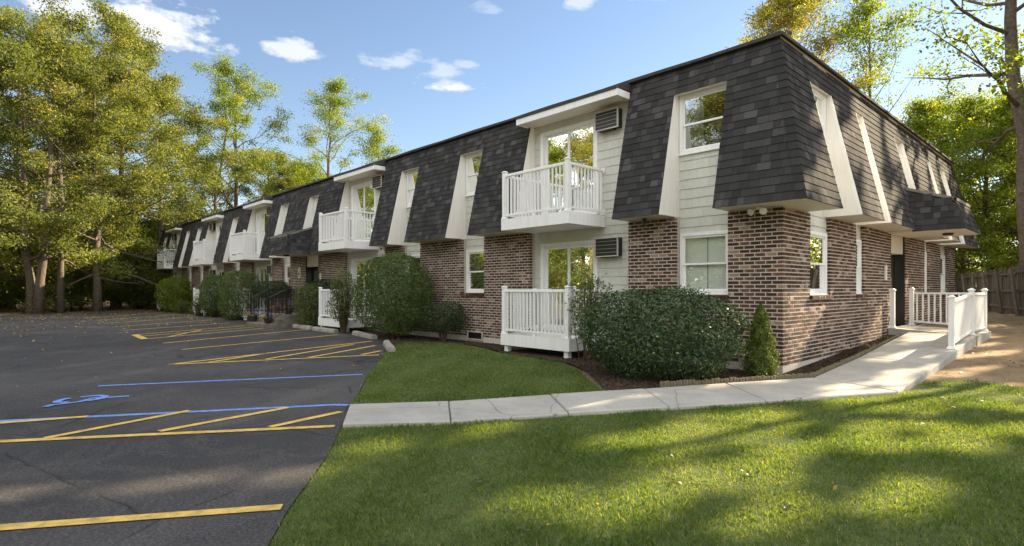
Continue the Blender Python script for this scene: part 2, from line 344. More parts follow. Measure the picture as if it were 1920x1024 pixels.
class MB:
    """collects faces; T maps local (s, d, z) to the world"""
    def __init__(self, T=None):
        self.v, self.f, self.m, self.a = [], [], [], []
        self.T = T

    def poly(self, pts, mi=0, var=0.5):
        k = len(self.v)
        if self.T:
            self.v += [self.T(*p) for p in pts]; self.f.append(tuple(range(k + len(pts) - 1, k - 1, -1)))
        else:
            self.v += [tuple(p) for p in pts]; self.f.append(tuple(range(k, k + len(pts))))
        self.m.append(mi); self.a.append(var)

    def hexa(self, p, mi=0, var=.5, mis=None):
        """8 points: bottom ring (ccw from above) then top ring"""
        fs = ((3, 2, 1, 0), (4, 5, 6, 7), (0, 1, 5, 4), (1, 2, 6, 5), (2, 3, 7, 6), (3, 0, 4, 7))
        for i, q in enumerate(fs):
            self.poly([p[j] for j in q], mis[i] if mis else mi, var)

    def box(self, a0, a1, b0, b1, c0, c1, mi=0, var=.5):
        a0, a1 = min(a0, a1), max(a0, a1); b0, b1 = min(b0, b1), max(b0, b1); c0, c1 = min(c0, c1), max(c0, c1)
        self.hexa([(a0, b0, c0), (a1, b0, c0), (a1, b1, c0), (a0, b1, c0), (a0, b0, c1), (a1, b0, c1), (a1, b1, c1), (a0, b1, c1)], mi, var)

    def tube(self, pts, rad, k=6, mi=0, var=.5, cap=True):
        pts = [Vector(p) for p in pts]; rings = []
        if not hasattr(rad, '__len__'): rad = [rad] * len(pts)
        base = len(self.v); ref = None
        for i, p in enumerate(pts):
            t = (pts[min(i + 1, len(pts) - 1)] - pts[max(i - 1, 0)]).normalized()
            if ref is None: ref = Vector((1, 0, 0)) if abs(t.x) < .8 else Vector((0, 1, 0))
            u = (ref - t * ref.dot(t)).normalized(); ref = u; w = t.cross(u)
            for j in range(k):
                q = p + (u * math.cos(2 * math.pi * j / k) + w * math.sin(2 * math.pi * j / k)) * rad[i]
                self.v.append(self.T(*q) if self.T else tuple(q))
        for i in range(len(pts) - 1):
            for j in range(k):
                q = (base + i * k + j, base + i * k + (j + 1) % k, base + (i + 1) * k + (j + 1) % k, base + (i + 1) * k + j)
                self.f.append(q[::-1] if self.T else q); self.m.append(mi); self.a.append(var)
        if cap:
            for q in (tuple(base + j for j in range(k))[::-1], tuple(base + (len(pts) - 1) * k + j for j in range(k))):
                self.f.append(q[::-1] if self.T else q); self.m.append(mi); self.a.append(var)

    def mesh(self, name, mats, smooth=False):
        me = bpy.data.meshes.new(name); me.from_pydata(self.v, [], self.f)
        for mm in (mats if isinstance(mats, (list, tuple)) else [mats]): me.materials.append(M[mm])
        me.polygons.foreach_set('material_index', self.m)
        at = me.attributes.new('var', 'FLOAT', 'FACE'); at.data.foreach_set('value', self.a)
        if smooth: me.polygons.foreach_set('use_smooth', [True] * len(self.f))
        me.update(); return me

    def build(self, name, mats, parent=None, smooth=False, **k):
        return link(bpy.data.objects.new(name, self.mesh(name, mats, smooth)), parent, **k)


def npmesh(name, V, F, mats, var=None, smooth=False):
    """F: (n,k) index array"""
    me = bpy.data.meshes.new(name); n, k = F.shape
    me.vertices.add(len(V)); me.vertices.foreach_set('co', np.asarray(V, np.float32).ravel())
    me.loops.add(n * k); me.loops.foreach_set('vertex_index', np.asarray(F, np.int32).ravel())
    me.polygons.add(n); me.polygons.foreach_set('loop_start', np.arange(0, n * k, k, dtype=np.int32))
    for mm in (mats if isinstance(mats, (list, tuple)) else [mats]): me.materials.append(M[mm])
    if var is not None:
        at = me.attributes.new('var', 'FLOAT', 'FACE'); at.data.foreach_set('value', np.asarray(var, np.float32))
    if smooth: me.polygons.foreach_set('use_smooth', np.ones(n, bool))
    me.update(calc_edges=True); return me


def leaves(name, C, size, var, mat, up=.6, outn=None, aspect=.56, drng=None):
    """one folded kite leaf at each centre"""
    r = drng or rng; n = len(C)
    nn = r.normal(size=(n, 3)); nn[:, 2] += up
    if outn is not None: nn += outn
    nn /= np.linalg.norm(nn, axis=1)[:, None] + 1e-9
    t = r.normal(size=(n, 3)); t -= nn * np.sum(t * nn, 1)[:, None]; t /= np.linalg.norm(t, axis=1)[:, None] + 1e-9
    w = np.cross(nn, t); s = np.asarray(size)[:, None]
    V = np.stack([C - t * s * .5, C + w * s * aspect * .5 + nn * s * .08, C + t * s * .5, C - w * s * aspect * .5 + nn * s * .08], 1).reshape(-1, 3)
    F = np.arange(4 * n).reshape(n, 4)
    return npmesh(name, V, F, mat, var)


def copy_tree(o, parent=None):
    c = o.copy(); COL.objects.link(c); c.parent = parent
    for ch in o.children: copy_tree(ch, c)
    return c


def terr(x, y):
    return max(0., min(.035 * y, .45)) if x > -6 else max(0., min(.035 * y, .45)) * max(0, 1 + (x + 6) / 6)


FT = lambda s, d, z: (s, -d, z)        # front facade: s along it, d outwards
ET = lambda s, d, z: (d, s, z)         # end facade
CT = {'front': FT, 'end': ET}

# ---------------------------------------------------------------- ground
def inpoly(P, poly):
    x, y = P[:, 0], P[:, 1]; res = np.zeros(len(P), bool); q = np.array(poly); j = len(q) - 1
    for i in range(len(q)):
        xi, yi = q[i]; xj, yj = q[j]
        if yi != yj:
            c = ((yi > y) != (yj > y)) & (x < (xj - xi) * (y - yi) / (yj - yi) + xi); res ^= c
        j = i
    return res


def sheet(name, poly, z, mat, parent=None, kind=None, zf=None):
    vs = [(x, y, (zf(x, y) if zf else 0) + z) for x, y in poly]
    fs = []
    for (i, j, k) in tessellate_polygon([[Vector((x, y, 0)) for x, y in poly]]):
        a, b, c = vs[i], vs[j], vs[k]
        fs.append((i, j, k) if (b[0] - a[0]) * (c[1] - a[1]) - (b[1] - a[1]) * (c[0] - a[0]) > 0 else (i, k, j))
    me = bpy.data.meshes.new(name); me.from_pydata(vs, [], fs); me.update(); me.materials.append(M[mat])
    return link(bpy.data.objects.new(name, me), parent, kind=kind)


gx = np.concatenate([[-900, -400, -200, -100, -70], np.arange(-50, 26, 1.0), [30, 40, 60, 120, 300, 900]])
gy = np.concatenate([[-900, -300, -120, -60, -40], np.arange(-30, 46, 1.0), [50, 70, 120, 300, 900]])
GV = np.array([(x, y, terr(x, y) - .035) for y in gy for x in gx])
nx = len(gx); GF = np.array([(j * nx + i, j * nx + i + 1, (j + 1) * nx + i + 1, (j + 1) * nx + i) for j in range(len(gy) - 1) for i in range(nx - 1)])
link(bpy.data.objects.new('ground', npmesh('ground', GV, GF, 'dirt')), kind='structure')

LOT = [(-8.0, -2.71), (-6.31, -3.86), (-4.74, -4.99), (-3.6, -5.72), (-2.68, -6.33), (-1.68, -6.98), (-.86, -7.5), (-.42, -7.82), (.15, -8.25), (.6, -8.54), (1.6, -9.4),
       (3.4, -12), (5, -18), (6, -26), (-34, -26), (-36, -12), (-36.9, -8.94), (-39.2, -7.52), (-42, -5.4), (-43.6, -3), (-43.5, -1.3), (-30, -1.1), (-24, -1.2), (-22, -1.2), (-17, -1.05), (-12.5, -1.1), (-10.5, -1.5), (-9.2, -2.05)]
lot = sheet('parking_lot', LOT, 0.0, 'asphalt', kind='structure')
LAWN = [(.6, -8.54), (.15, -8.25), (-.42, -7.82), (-.86, -7.5), (-1.66, -6.99), (-1.0, -6.08), (-.42, -4.87), (.18, -3.77), (.8, -2.56), (1.31, -1.4), (1.76, -.61),
        (1.8, .6), (1.95, 1.0), (2.25, 1.25), (2.9, 1.05), (3.6, 1.2), (5, .9), (8, 1.2), (14, .6), (14, -16), (4.5, -16), (3.4, -12), (1.6, -9.4)]
LAWN2 = [(-2.5, -6.44), (-1.87, -5.46), (-1.32, -4.21), (-1.0, -3.45), (-1.7, -2.9), (-2.6, -2.1), (-3.4, -1.6), (-4.4, -1.42), (-5.73, -1.25), (-6.8, -.85), (-8.1, -.62), (-9.0, -1.5), (-8.7, -2.1), (-7.9, -2.72), (-6.31, -3.84), (-4.74, -4.97), (-3.6, -5.7)]
sheet('lawn', LAWN, -.012, 'turf', kind='structure', zf=terr)
sheet('lawn', LAWN2, .006, 'turf', kind='structure')
MUL = [(-44.4, -.02), (-44.4, -1.32), (-30, -1.12), (-24, -1.22), (-22, -1.22), (-17, -1.07), (-12.5, -1.12), (-10.5, -1.52), (-9.2, -2.07), (-8.6, -1.7), (-7.9, -.55), (-6.6, -.8), (-5.6, -1.2), (-4.3, -1.38), (-3.3, -1.55),
       (-2.5, -2.05), (-1.6, -2.85), (-.98, -3.42), (-.62, -2.62), (.52, -.2), (.52, -.02)]
sheet('mulch_bed', MUL, .012, 'mulch', kind='structure')
bm_ = MB()
for (y0, y1) in ((-.15, 2), (2, 4), (4, 6.3)):
    zz = lambda y: max(0, .05 * y) + .012
    xo = lambda y: .52 - .02 * max(0, y)
    bm_.poly([(-.01, y0, zz(y0)), (xo(y0), y0, zz(y0)), (xo(y1), y1, zz(y1)), (-.01, y1, zz(y1))])
bm_.build('mulch_bed', 'mulch', kind='structure')


def strip(pts, w, name, mat, z=.004):
    b = MB(); P = [Vector((*p, 0)) for p in pts]; L, Rr = [], []
    for i, p in enumerate(P):
        t = (P[min(i + 1, len(P) - 1)] - P[max(i - 1, 0)]).normalized(); nrm = Vector((-t.y, t.x, 0)) * w / 2
        j = random.uniform(.93, 1.07)
        L.append(p + nrm * j); Rr.append(p - nrm * j)
    for i in range(len(P) - 1):
        b.poly([(Rr[i].x, Rr[i].y, z), (Rr[i + 1].x, Rr[i + 1].y, z), (L[i + 1].x, L[i + 1].y, z), (L[i].x, L[i].y, z)])
    return b.build(name, mat, lot)


def ln(a, b, n=7):
    return [(a[0] + (b[0] - a[0]) * i / n, a[1] + (b[1] - a[1]) * i / n) for i in range(n + 1)]


Y, Bl = 'yellow', 'blue'
lines = [((.1, -8.27), (-2.6, -12.7), Y, .1), ((-1.72, -7.03), (-4.6, -11.7), Y, .105), ((-2.62, -6.42), (-2.75, -6.52), Bl, .10), ((-2.75, -6.52), (-5.6, -11.75), Bl, .10), ((-4.78, -5.06), (-6.4, -8.44), Bl, .095),
         ((-4.01, -8.83), (-4.6, -10.5), Y, .095), ((-3.58, -7.92), (-3.15, -9.25), Y, .095), ((-2.97, -7.02), (-2.71, -8.40), Y, .095), ((-2.32, -6.66), (-2.14, -7.53), Y, .095),
         ((-8.36, -7.11), (-7.05, -3.45), Y, .105), ((-8.36, -7.11), (-10.05, -1.95), Y, .105), ((-8.19, -6.5), (-9.0, -5.1), Y, .095), ((-7.95, -5.5), (-9.55, -2.75), Y, .095), ((-7.63, -4.75), (-8.9, -2.5), Y, .095), ((-7.35, -3.7), (-7.75, -3.0), Y, .095),
         ((-11.16, -6.27), (-12.72, -1.6), Y, .105), ((-13.26, -6.22), (-15.6, -1.35), Y, .105),
         ((-15.02, -6.3), (-17.25, -2.25), Y, .105), ((-17.02, -6.21), (-15.02, -6.3), Y, .2), ((-17.02, -6.21), (-19.2, -2.25), Y, .105), ((-16.2, -6.2), (-18.1, -2.3), Y, .095), ((-15.5, -5.6), (-17.9, -4.1), Y, .095),
         ((-19.45, -6.15), (-21.5, -2.13), Y, .105), ((-21.94, -6.02), (-24.63, -1.89), Y, .105), ((-24.62, -6.0), (-28.28, -1.59), Y, .105), ((-27.76, -5.89), (-32.11, -1.4), Y, .105), ((-30.41, -5.99), (-35.8, -1.5), Y, .105),
         ((-38.2, -5.0), (-37.6, -5.9), Y, .2)]
for a, b_, mt, w in lines: strip(ln(a, b_), w, 'painted_line', mt, .004 if mt == 'blue' else .008)
sym = MB()
for pts in ([(-5.51, -8.72), (-5.51, -8.65), (-5.48, -8.55), (-5.36, -8.49), (-5.17, -8.56)], [(-5.15, -8.28), (-5.17, -8.35), (-5.19, -8.43), (-5.25, -8.54), (-5.28, -8.66)],
            [(-5.21, -8.55), (-5.12, -8.63), (-5.10, -8.69)], [(-5.19, -8.69), (-5.08, -8.8), (-5.07, -8.95), (-5.06, -9.06), (-4.99, -9.12)], [(-5.45, -8.87), (-5.42, -8.92), (-5.29, -9.0), (-5.2, -9.0), (-5.14, -8.92)]):
    P = [Vector((*p, 0)) for p in pts]
    for i in range(len(P) - 1):
        t = (P[i + 1] - P[i]).normalized(); q = Vector((-t.y, t.x, 0)) * .043; e = t * .02
        z = .004 + .0006 * len(sym.f)
        a, c = P[i] - e, P[i + 1] + e
        sym.poly([((a - q).x, (a - q).y, z), ((c - q).x, (c - q).y, z), ((c + q).x, (c + q).y, z), ((a + q).x, (a + q).y, z)])
sym.build('wheelchair_symbol', 'blue', lot)

# sidewalk: slabs, ramp, landing
def rampz(y): return .035 if y < .2 else .035 + (y - .2) / 6.0 * .385
walk = link(bpy.data.objects.new('sidewalk', None), kind='structure')
up = [(-2.53, -6.45), (-1.87, -5.46), (-1.32, -4.21), (-.72, -2.94), (-.18, -1.65), (.53, -.17)]
lo = [(-1.67, -6.97), (-1.0, -6.08), (-.42, -4.87), (.18, -3.77), (.80, -2.56), (1.76, -.61)]


def slab(quad, name='slab', gap=.008, th=.16, dz=0):
    b = MB(); c = Vector((sum(p[0] for p in quad) / 4, sum(p[1] for p in quad) / 4))
    q = [c + (Vector(p) - c) * (1 - gap) for p in quad]
    ring = [(p.x, p.y) for p in q]; bev = [tuple(c + (p - c) * .985) for p in q]
    k = lambda P, h: [(x, y, rampz(y) + h) for x, y in P]
    L = [k(ring, -th), k(ring, -.014 + dz), k(bev, dz)]
    for A_, B_ in zip(L, L[1:]):
        for i in range(4): b.poly([A_[i], A_[(i + 1) % 4], B_[(i + 1) % 4], B_[i]])
    b.poly(L[-1]); return b.build(name, 'walk', walk)


for i in range(5):
    slab([lo[i], lo[i + 1], up[i + 1], up[i]], dz=(0, -.004, .003, -.002, 0)[i])
for a, b_ in (((.53, -.15), (.52, 2.2)), ((.52, 2.22), (.46, 4.2)), ((.46, 4.22), (.43, 6.18))):
    xr = lambda y: 1.76 - .03 * (y + .6) / 2
    slab([(xr(a[1]), a[1] - (.43 if a[1] < 0 else 0)), (xr(b_[1]), b_[1]), b_, a], th=.42, gap=.003)
ld = MB()
ld.hexa([(0.01, 6.2, 0), (1.68, 6.2, 0), (1.68, 8.1, 0), (.01, 8.1, 0), (.01, 6.2, .49), (1.68, 6.2, .40), (1.68, 8.1, .40), (.01, 8.1, .49)])
ld.build('landing', 'walk', walk)

# ---------------------------------------------------------------- apartment building
bld = thing('apartment_building', 'long two storey brick apartment building with dark shingled mansard roof', 'building')
K = .66 / 2.86                                       # mansard: d = .56 - K (z - 2.8)
ZB, ZT, ZW = 2.80, 5.66, 5.13
md = lambda z: .56 - K * (z - ZB)
# bays of the front facade: (kind, s0, s1); s runs to the left from the corner at 0
FB = [('w', -2.0, -.95), ('d', -5.93, -3.07), ('w', -8.6, -7.65), ('w', -11.6, -10.63), ('d', -15.48, -12.7), ('e', -18.9, -17.72), ('w', -21.4, -20.5),
      ('d', -25.2, -22.57), ('w', -27.9, -27.02), ('m', -32.3, -29.62), ('w', -34.45, -33.55), ('w', -37.0, -36.12), ('m', -41.1, -38.47), ('w', -42.9, -42.1)]
EB = [('w', 1.22, 2.26), ('n', 3.82, 4.38), ('e', 6.49, 7.85), ('n', 9.94, 10.5), ('w', 12.04, 13.05)]
FUP = [(k if k in 'dm' else 'w', a, b) if k != 'e' else ('w', -18.42, -17.55) for k, a, b in FB]
EUP = [('w', 1.1, 2.17), ('n', 3.64, 4.1), ('w', 6.6, 7.4), ('n', 9.9, 10.36), ('w', 11.55, 12.3)]
LEN, DEP = -44.4, 14.34
RF, RE = .17, .085                                   # recess depths


def solid(bays, a, b):
    out = []; cur = a
    for (_, s0, s1) in sorted(bays, key=lambda q: q[1]):
        out.append((cur, s0)); cur = s1
    out.append((cur, b)); return out


# --- brick -------------------------------------------------------------
CO, JO, BL = .0677, .0195, .188
BH = CO - JO
Z0 = .154
brick_pool = []                                      # (T, s0, s1, depth, z, var)


def rvar():
    u = random.random()
    return random.uniform(0, .45) if u < .54 else random.uniform(.42, .74) if u < .91 else random.uniform(.78, 1)


def lay(fac, bays, a, b, tag):
    low = [x for x in bays if x[0] in 'dme']
    for i in range(39):
        z = Z0 + i * CO
        for (p, q) in solid(low if i < 16 else bays, a, b):
            corner = abs(q) < .01 if fac == 'front' else abs(p) < .01
            if fac == 'front' and abs(q) < .01: q = 0 if i % 2 == 0 else -(.085 + JO)
            if fac == 'end' and abs(p) < .01: p = .085 + JO if i % 2 == 0 else 0
            s = q; first = True; off = (BL if i % 2 == 0 or corner else .5 * BL)
            if fac == 'end':
                s = p
                while s < q - .02:
                    w = (off if first else BL) - JO
                    e = min(s + w, q)
                    if q - e < .04: e = q
                    brick_pool.append((fac, s, e, .085 if not (first or e == q) or s == 0 else .083, z, rvar()))
                    s = e + JO; first = False
            else:
                while s > p + .02:
                    w = (off if first else BL) - JO
                    e = max(s - w, p)
                    if e - p < .04: e = p
                    brick_pool.append((fac, e, s, .085, z, rvar()))
                    s = e - JO; first = False


lay('front', FB, LEN, 0, 'f'); lay('end', EB, 0, DEP, 'e')
# mortar cores
for T_, bays, a0, b0 in ((FT, FB, LEN, -.006), (ET, EB, .007, DEP)):
    for bb, z0, z1 in (([x for x in bays if x[0] in 'dme'], .0, Z0 + 16 * CO - .004), (bays, Z0 + 16 * CO - .004, 2.797)):
        for (p, q) in solid(bb, a0, b0):
            core = MB(T_); pi = .295 if T_ is ET and p < .1 else .0045
            core.box(p + pi, q - (.0045 if q < -.1 or T_ is ET else 0), -.30, -.0045, z0, z1); core.build('mortar_wall', 'mortar', bld)
fo = MB()
fo.box(LEN, -.012, .012, .3, -.05, Z0 - .008); fo.box(-.3, -.012, .3, DEP, -.05, Z0 - .008)
fo.build('foundation', 'concrete', bld)
for (p, q) in [(x[1], x[2]) for x in FB if x[0] == 'w'] + []: pass


def brick_size(t):
    fac, s0, s1, dp, z, v = t
    p = FT((s0 + s1) / 2, 0, z) if fac == 'front' else ET((s0 + s1) / 2, 0, z)
    d = (Vector(p) - CAM); dist = d.length; nrm = Vector((0, 1, 0)) if fac == 'front' else Vector((-1, 0, 0))
    hid = 0.05 if (fac == 'front' and -5.9 < s0 < -1.0 and z < 1.30 and s0 > -3.1) else 1   # behind the holly
    return hid * (s1 - s0) * max(.05, d.normalized().dot(nrm)) / dist ** 2


def brick_into(mb, t, loc=None):
    fac, s0, s1, dp, z, v = t
    mb.T = CT[fac]; mb.box(s0, s1, -dp, random.uniform(-.002, .003), z, z + BH, 0, v)


brick_pool.sort(key=brick_size, reverse=True)
cache = {}
for t in brick_pool[:298]:
    fac, s0, s1, dp, z, v = t
    key = (fac, round(s1 - s0, 3), round(dp, 3), int(v * 14))
    if key not in cache:
        mb = MB(CT[fac]); L = s1 - s0; mb.box(-L / 2, L / 2, -dp, .001, 0, BH, 0, v); cache[key] = mb.mesh('brick', 'brick')
    o = link(bpy.data.objects.new('brick', cache[key]), bld)
    o.location = CT[fac]((s0 + s1) / 2, random.uniform(-.002, .003), z)
mb = MB()
for t in brick_pool[298:]: brick_into(mb, t)
# rowlock sills
sill_mb = {}
for fac, bays in (('front', FB), ('end', EB)):
    for (k, a, b) in bays:
        if k not in 'wn': continue
        a2, b2 = a - .03, b + .03; nb = int((b2 - a2) / .066); w = (b2 - a2) / nb
        mb.T = CT[fac]
        for i in range(nb): mb.hexa([(a2 + i * w + .005, -.17, 1.239), (a2 + (i + 1) * w - .005, -.17, 1.239), (a2 + (i + 1) * w - .005, .05, 1.235), (a2 + i * w + .005, .05, 1.235),
                                     (a2 + i * w + .005, -.17, 1.322), (a2 + (i + 1) * w - .005, -.17, 1.322), (a2 + (i + 1) * w - .005, .05, 1.300), (a2 + i * w + .005, .05, 1.300)], 0, rvar() * .8)
mb.build('brickwork', 'brick', bld, kind='stuff')

# --- tiles laid on a plane (shingles, shakes) --------------------------------------
def tiles(O, u, t, nrm, tl, left, right, expo, wmin, wmax, th, th0, gap, out, varf=random.random, overlap=.25, rows0=0):
    """out gets 8-point boxes with a value; O,u,t,nrm vectors, left/right: limits along u as functions of height"""
    O, u, t, nrm = Vector(O), Vector(u), Vector(t), Vector(nrm)
    nrow = int(math.ceil(tl / expo - 1e-6))
    for i in range(nrow):
        h0 = i * expo; h1 = min(h0 + expo * (1 + overlap), tl); hm = (h0 + min(h0 + expo, tl)) / 2
        s, e = left(hm), right(hm)
        if e - s < .01: continue
        x = s - random.uniform(0, wmax * .6)
        while x < e:
            w = random.uniform(wmin, wmax); a, b = max(x, s), min(x + w - gap, e)
            if b - a > .012:
                dv = random.uniform(0, th * .25); dj = random.uniform(-.003, .003)
                P = lambda uu, hh, nn: tuple(O + u * uu + t * hh + nrm * nn)
                lo_, hi_ = h0 + dj, h1
                out.append(([P(a, lo_, th0), P(b, lo_, th0), P(b, lo_, th + dv), P(a, lo_, th + dv), P(a, hi_, th0), P(b, hi_, th0), P(b, hi_, th0 + .002), P(a, hi_, th0 + .002)], varf(), (b - a) * expo))
            x += w


def shv():
    u = random.random()
    return random.uniform(.05, .5) if u < .62 else random.uniform(.5, .82) if u < .88 else random.uniform(.82, 1)


def emit(pool, name, mat, parent, flip=False, single=0, key=None):
    """pool entries -> single part objects for the largest, the rest as one stuff part"""
    if key: pool = sorted(pool, key=key, reverse=True)
    def hexf(mbx, pts, v):
        fs = ((0, 1, 2, 3), (7, 6, 5, 4), (0, 4, 5, 1), (1, 5, 6, 2), (2, 6, 7, 3), (3, 7, 4, 0))
        if not flip: fs = tuple(q[::-1] for q in fs)
        for q in fs[0:1] + fs[3:6]: mbx.poly([pts[j] for j in q], 0, v)
    for pts, v, _ in pool[:single]:
        c = sum((Vector(p) for p in pts), Vector()) / 8; mbx = MB(); hexf(mbx, [tuple(Vector(p) - c) for p in pts], v)
        o = mbx.build(name, mat, parent); o.location = c
    if len(pool) > single:
        mbx = MB()
        for pts, v, _ in pool[single:]: hexf(mbx, pts, v)
        mbx.build({'shingle': 'shingle_courses', 'shake': 'shake_courses'}[name], mat, parent, kind='stuff')


def vis(nx_, ny_):
    def f(e):
        c = sum((Vector(p) for p in e[0]), Vector()) / 8; d = c - CAM
        return e[2] * max(.02, -d.normalized().dot(Vector((nx_, ny_, .22)).normalized())) / d.length_squared
    return f


# --- mansard bodies and shingles ------------------------------------------------------
shing = []
SL = math.hypot(.66, 2.86); EX = SL / 21
for fac, up_, a, b in (('front', FUP, LEN, 0), ('end', EUP, 0, DEP)):
    T = CT[fac]; rec = -(RF if fac == 'front' else RE) - .02
    doors = [x for x in up_ if x[0] in 'dm']
    def end_s(s, d):                                  # mitred hips at the building corners
        if fac == 'front': return d if abs(s) < 1e-6 else (s - d if s == LEN else s)
        return -d if abs(s) < 1e-6 else (s + d if s == DEP else s)
    for lev, bays in ((0, up_), (1, doors)):
        z0, z1 = (ZB, ZW) if lev == 0 else (ZW, ZT)
        for (p, q) in solid(bays, a, b):
            d0, d1 = md(z0), md(z1)
            pts = [(end_s(p, rec), rec, z0), (end_s(q, rec), rec, z0), (end_s(q, d0), d0, z0), (end_s(p, d0), d0, z0),
                   (end_s(p, rec), rec, z1), (end_s(q, rec), rec, z1), (end_s(q, d1), d1, z1), (end_s(p, d1), d1, z1)]
            # ring given clockwise in (s,d): order so that outside faces out
            mbx = MB(T); mbx.hexa(pts, mis=[1 if lev == 0 else 0, 2, 0, 0, 2, 0])   # bottom, top, back, right end, slope, left end
            mbx.build('mansard_panel' if lev == 0 else 'mansard_header', ['jamb', 'cream', 'shingle'], bld)
            if lev == 1: mbx = None
    dirT = (lambda s, d, z: Vector(T(s, d, z)))
    un = dirT(1, 0, 0); tn = dirT(0, -.66, 2.86).normalized(); nn = dirT(0, 2.86, .66).normalized()
    pool = []
    def lim(sv, side):
        if fac == 'front':
            if sv == 0: return lambda h: md(ZB + h * 2.86 / SL) + .004
            if sv == LEN: return lambda h: LEN - md(ZB + h * 2.86 / SL)
        else:
            if sv == 0: return lambda h: -md(ZB + h * 2.86 / SL) - .004
            if sv == DEP: return lambda h: DEP + md(ZB + h * 2.86 / SL)
        return lambda h: sv + (.006 if side else -.006) * (-1)
    hs_ = EX * 17
    for (p, q) in solid(up_, a, b):
        tiles(T(0, .56, ZB), un, tn, nn, hs_, lim(p, 0), lim(q, 1), EX, .09, .25, .014, .001, .0025, pool, shv)
    top = [tuple(Vector(T(0, .56, ZB)) + tn * hs_)][0]
    for (p, q) in solid(doors, a, b):
        l0, r0 = lim(p, 0), lim(q, 1)
        tiles(top, un, tn, nn, SL - hs_, lambda h: l0(h + hs_), lambda h: r0(h + hs_), EX, .09, .25, .014, .001, .0025, pool, shv, overlap=.2)
    emit(pool, 'shingle', 'shingle', bld, flip=(fac == 'end'), single=220 if fac == 'front' else 78, key=vis(0, -1) if fac == 'front' else vis(1, 0))
    # white edge strips down the recess sides and the thin metal starter at the bottom edge
    for (k, p, q) in (up_ if fac == 'end' else []):
        zt = ZW if k in 'wn' else ZT - .02
        for s, sg in ((p, 1), (q, -1)):
            es = MB(T); es.hexa([(s - .002 * sg, md(ZB) - .04, ZB), (s + .006 * sg, md(ZB) - .04, ZB), (s + .006 * sg, md(ZB) + .013, ZB), (s - .002 * sg, md(ZB) + .013, ZB),
                     (s - .002 * sg, md(zt) - .04, zt), (s + .006 * sg, md(zt) - .04, zt), (s + .006 * sg, md(zt) + .013, zt), (s - .002 * sg, md(zt) + .013, zt)])
            es.build('recess_edge_trim', 'white', bld)

# hip caps at the near corner
capv = []
for i in range(21):
    z0 = ZB + i * (2.86 / 21) - .004; z1 = z0 + 2.86 / 21 * 1.25
    mbx = MB(); w = .13; P = []
    for z, th in ((z0, .030), (z1, .014)):
        d = md(z); c = (d + th, -d - th, z)
        P += [(d - w + .0, -d - th * .85, z), c, (d + th * .85, -d + w, z)]
    v = shv()
    mbx.poly([P[0], P[1], P[4], P[3]], 0, v); mbx.poly([P[1], P[2], P[5], P[4]], 0, v)
    q = [(P[0][0], P[0][1] + .03, z0), (P[1][0] - .03, P[1][1] + .03, z0), (P[2][0] - .03, P[2][1], z0)]
    mbx.poly([q[0], q[1], P[1], P[0]], 0, v); mbx.poly([q[1], q[2], P[2], P[1]], 0, v)
    mbx.build('hip_cap', 'shingle', bld)

# roof deck and drip edge
rf = MB()
rf.box(LEN - .1, .0, .0, DEP, ZT - .02, ZT + .03)
rf.build('flat_roof', 'roof', bld)
dr = MB(FT)
for (p, q) in solid([x for x in FUP if x[0] in 'dm'], LEN, .0): dr.box(p, q - (.10 if q == 0 else 0), -.14, -.062, ZT - .015, ZT + .055)
dr.T = None; dr.box(-.14, -.062, .062, .14, ZT - .015, ZT + .055)
dr.build('drip_edge', 'darktrim', bld)
de = MB(ET); de.box(.08, DEP, -.12, -.06, ZT - .03, ZT + .05); de.build('metal_fascia', 'alu' if 0 else 'jamb', bld)
de = MB(FT)
mem = MB()
n_ = 60
for i in range(n_):                                   # slightly wavy roofing edge along both facades
    a0, a1 = LEN + (-LEN - .06) * i / n_, LEN + (-LEN - .06) * (i + 1) / n_
    w0, w1 = .012 * math.sin(i * 1.7), .012 * math.sin((i + 1) * 1.7)
    mem.hexa([(a0, .078, ZT + .055), (a1, .078, ZT + .055), (a1, .5, ZT + .055), (a0, .5, ZT + .055), (a0, .078, ZT + .072 + w0 * .6), (a1, .078, ZT + .072 + w1 * .6), (a1, .5, ZT + .09), (a0, .5, ZT + .09)])
for i in range(20):
    a0, a1 = .5 + (DEP - .5) * i / 20, .5 + (DEP - .5) * (i + 1) / 20
    w0, w1 = .014 * math.sin(i * 2.1), .014 * math.sin((i + 1) * 2.1)
    mem.hexa([(-.5, a0, ZT + .055), (-.078, a0, ZT + .055), (-.078, a1, ZT + .055), (-.5, a1, ZT + .055), (-.5, a0, ZT + .09), (-.078, a0, ZT + .075 + w0 * .7), (-.078, a1, ZT + .075 + w1 * .7), (-.5, a1, ZT + .09)])
mem.build('roof_edge', 'roof', bld)

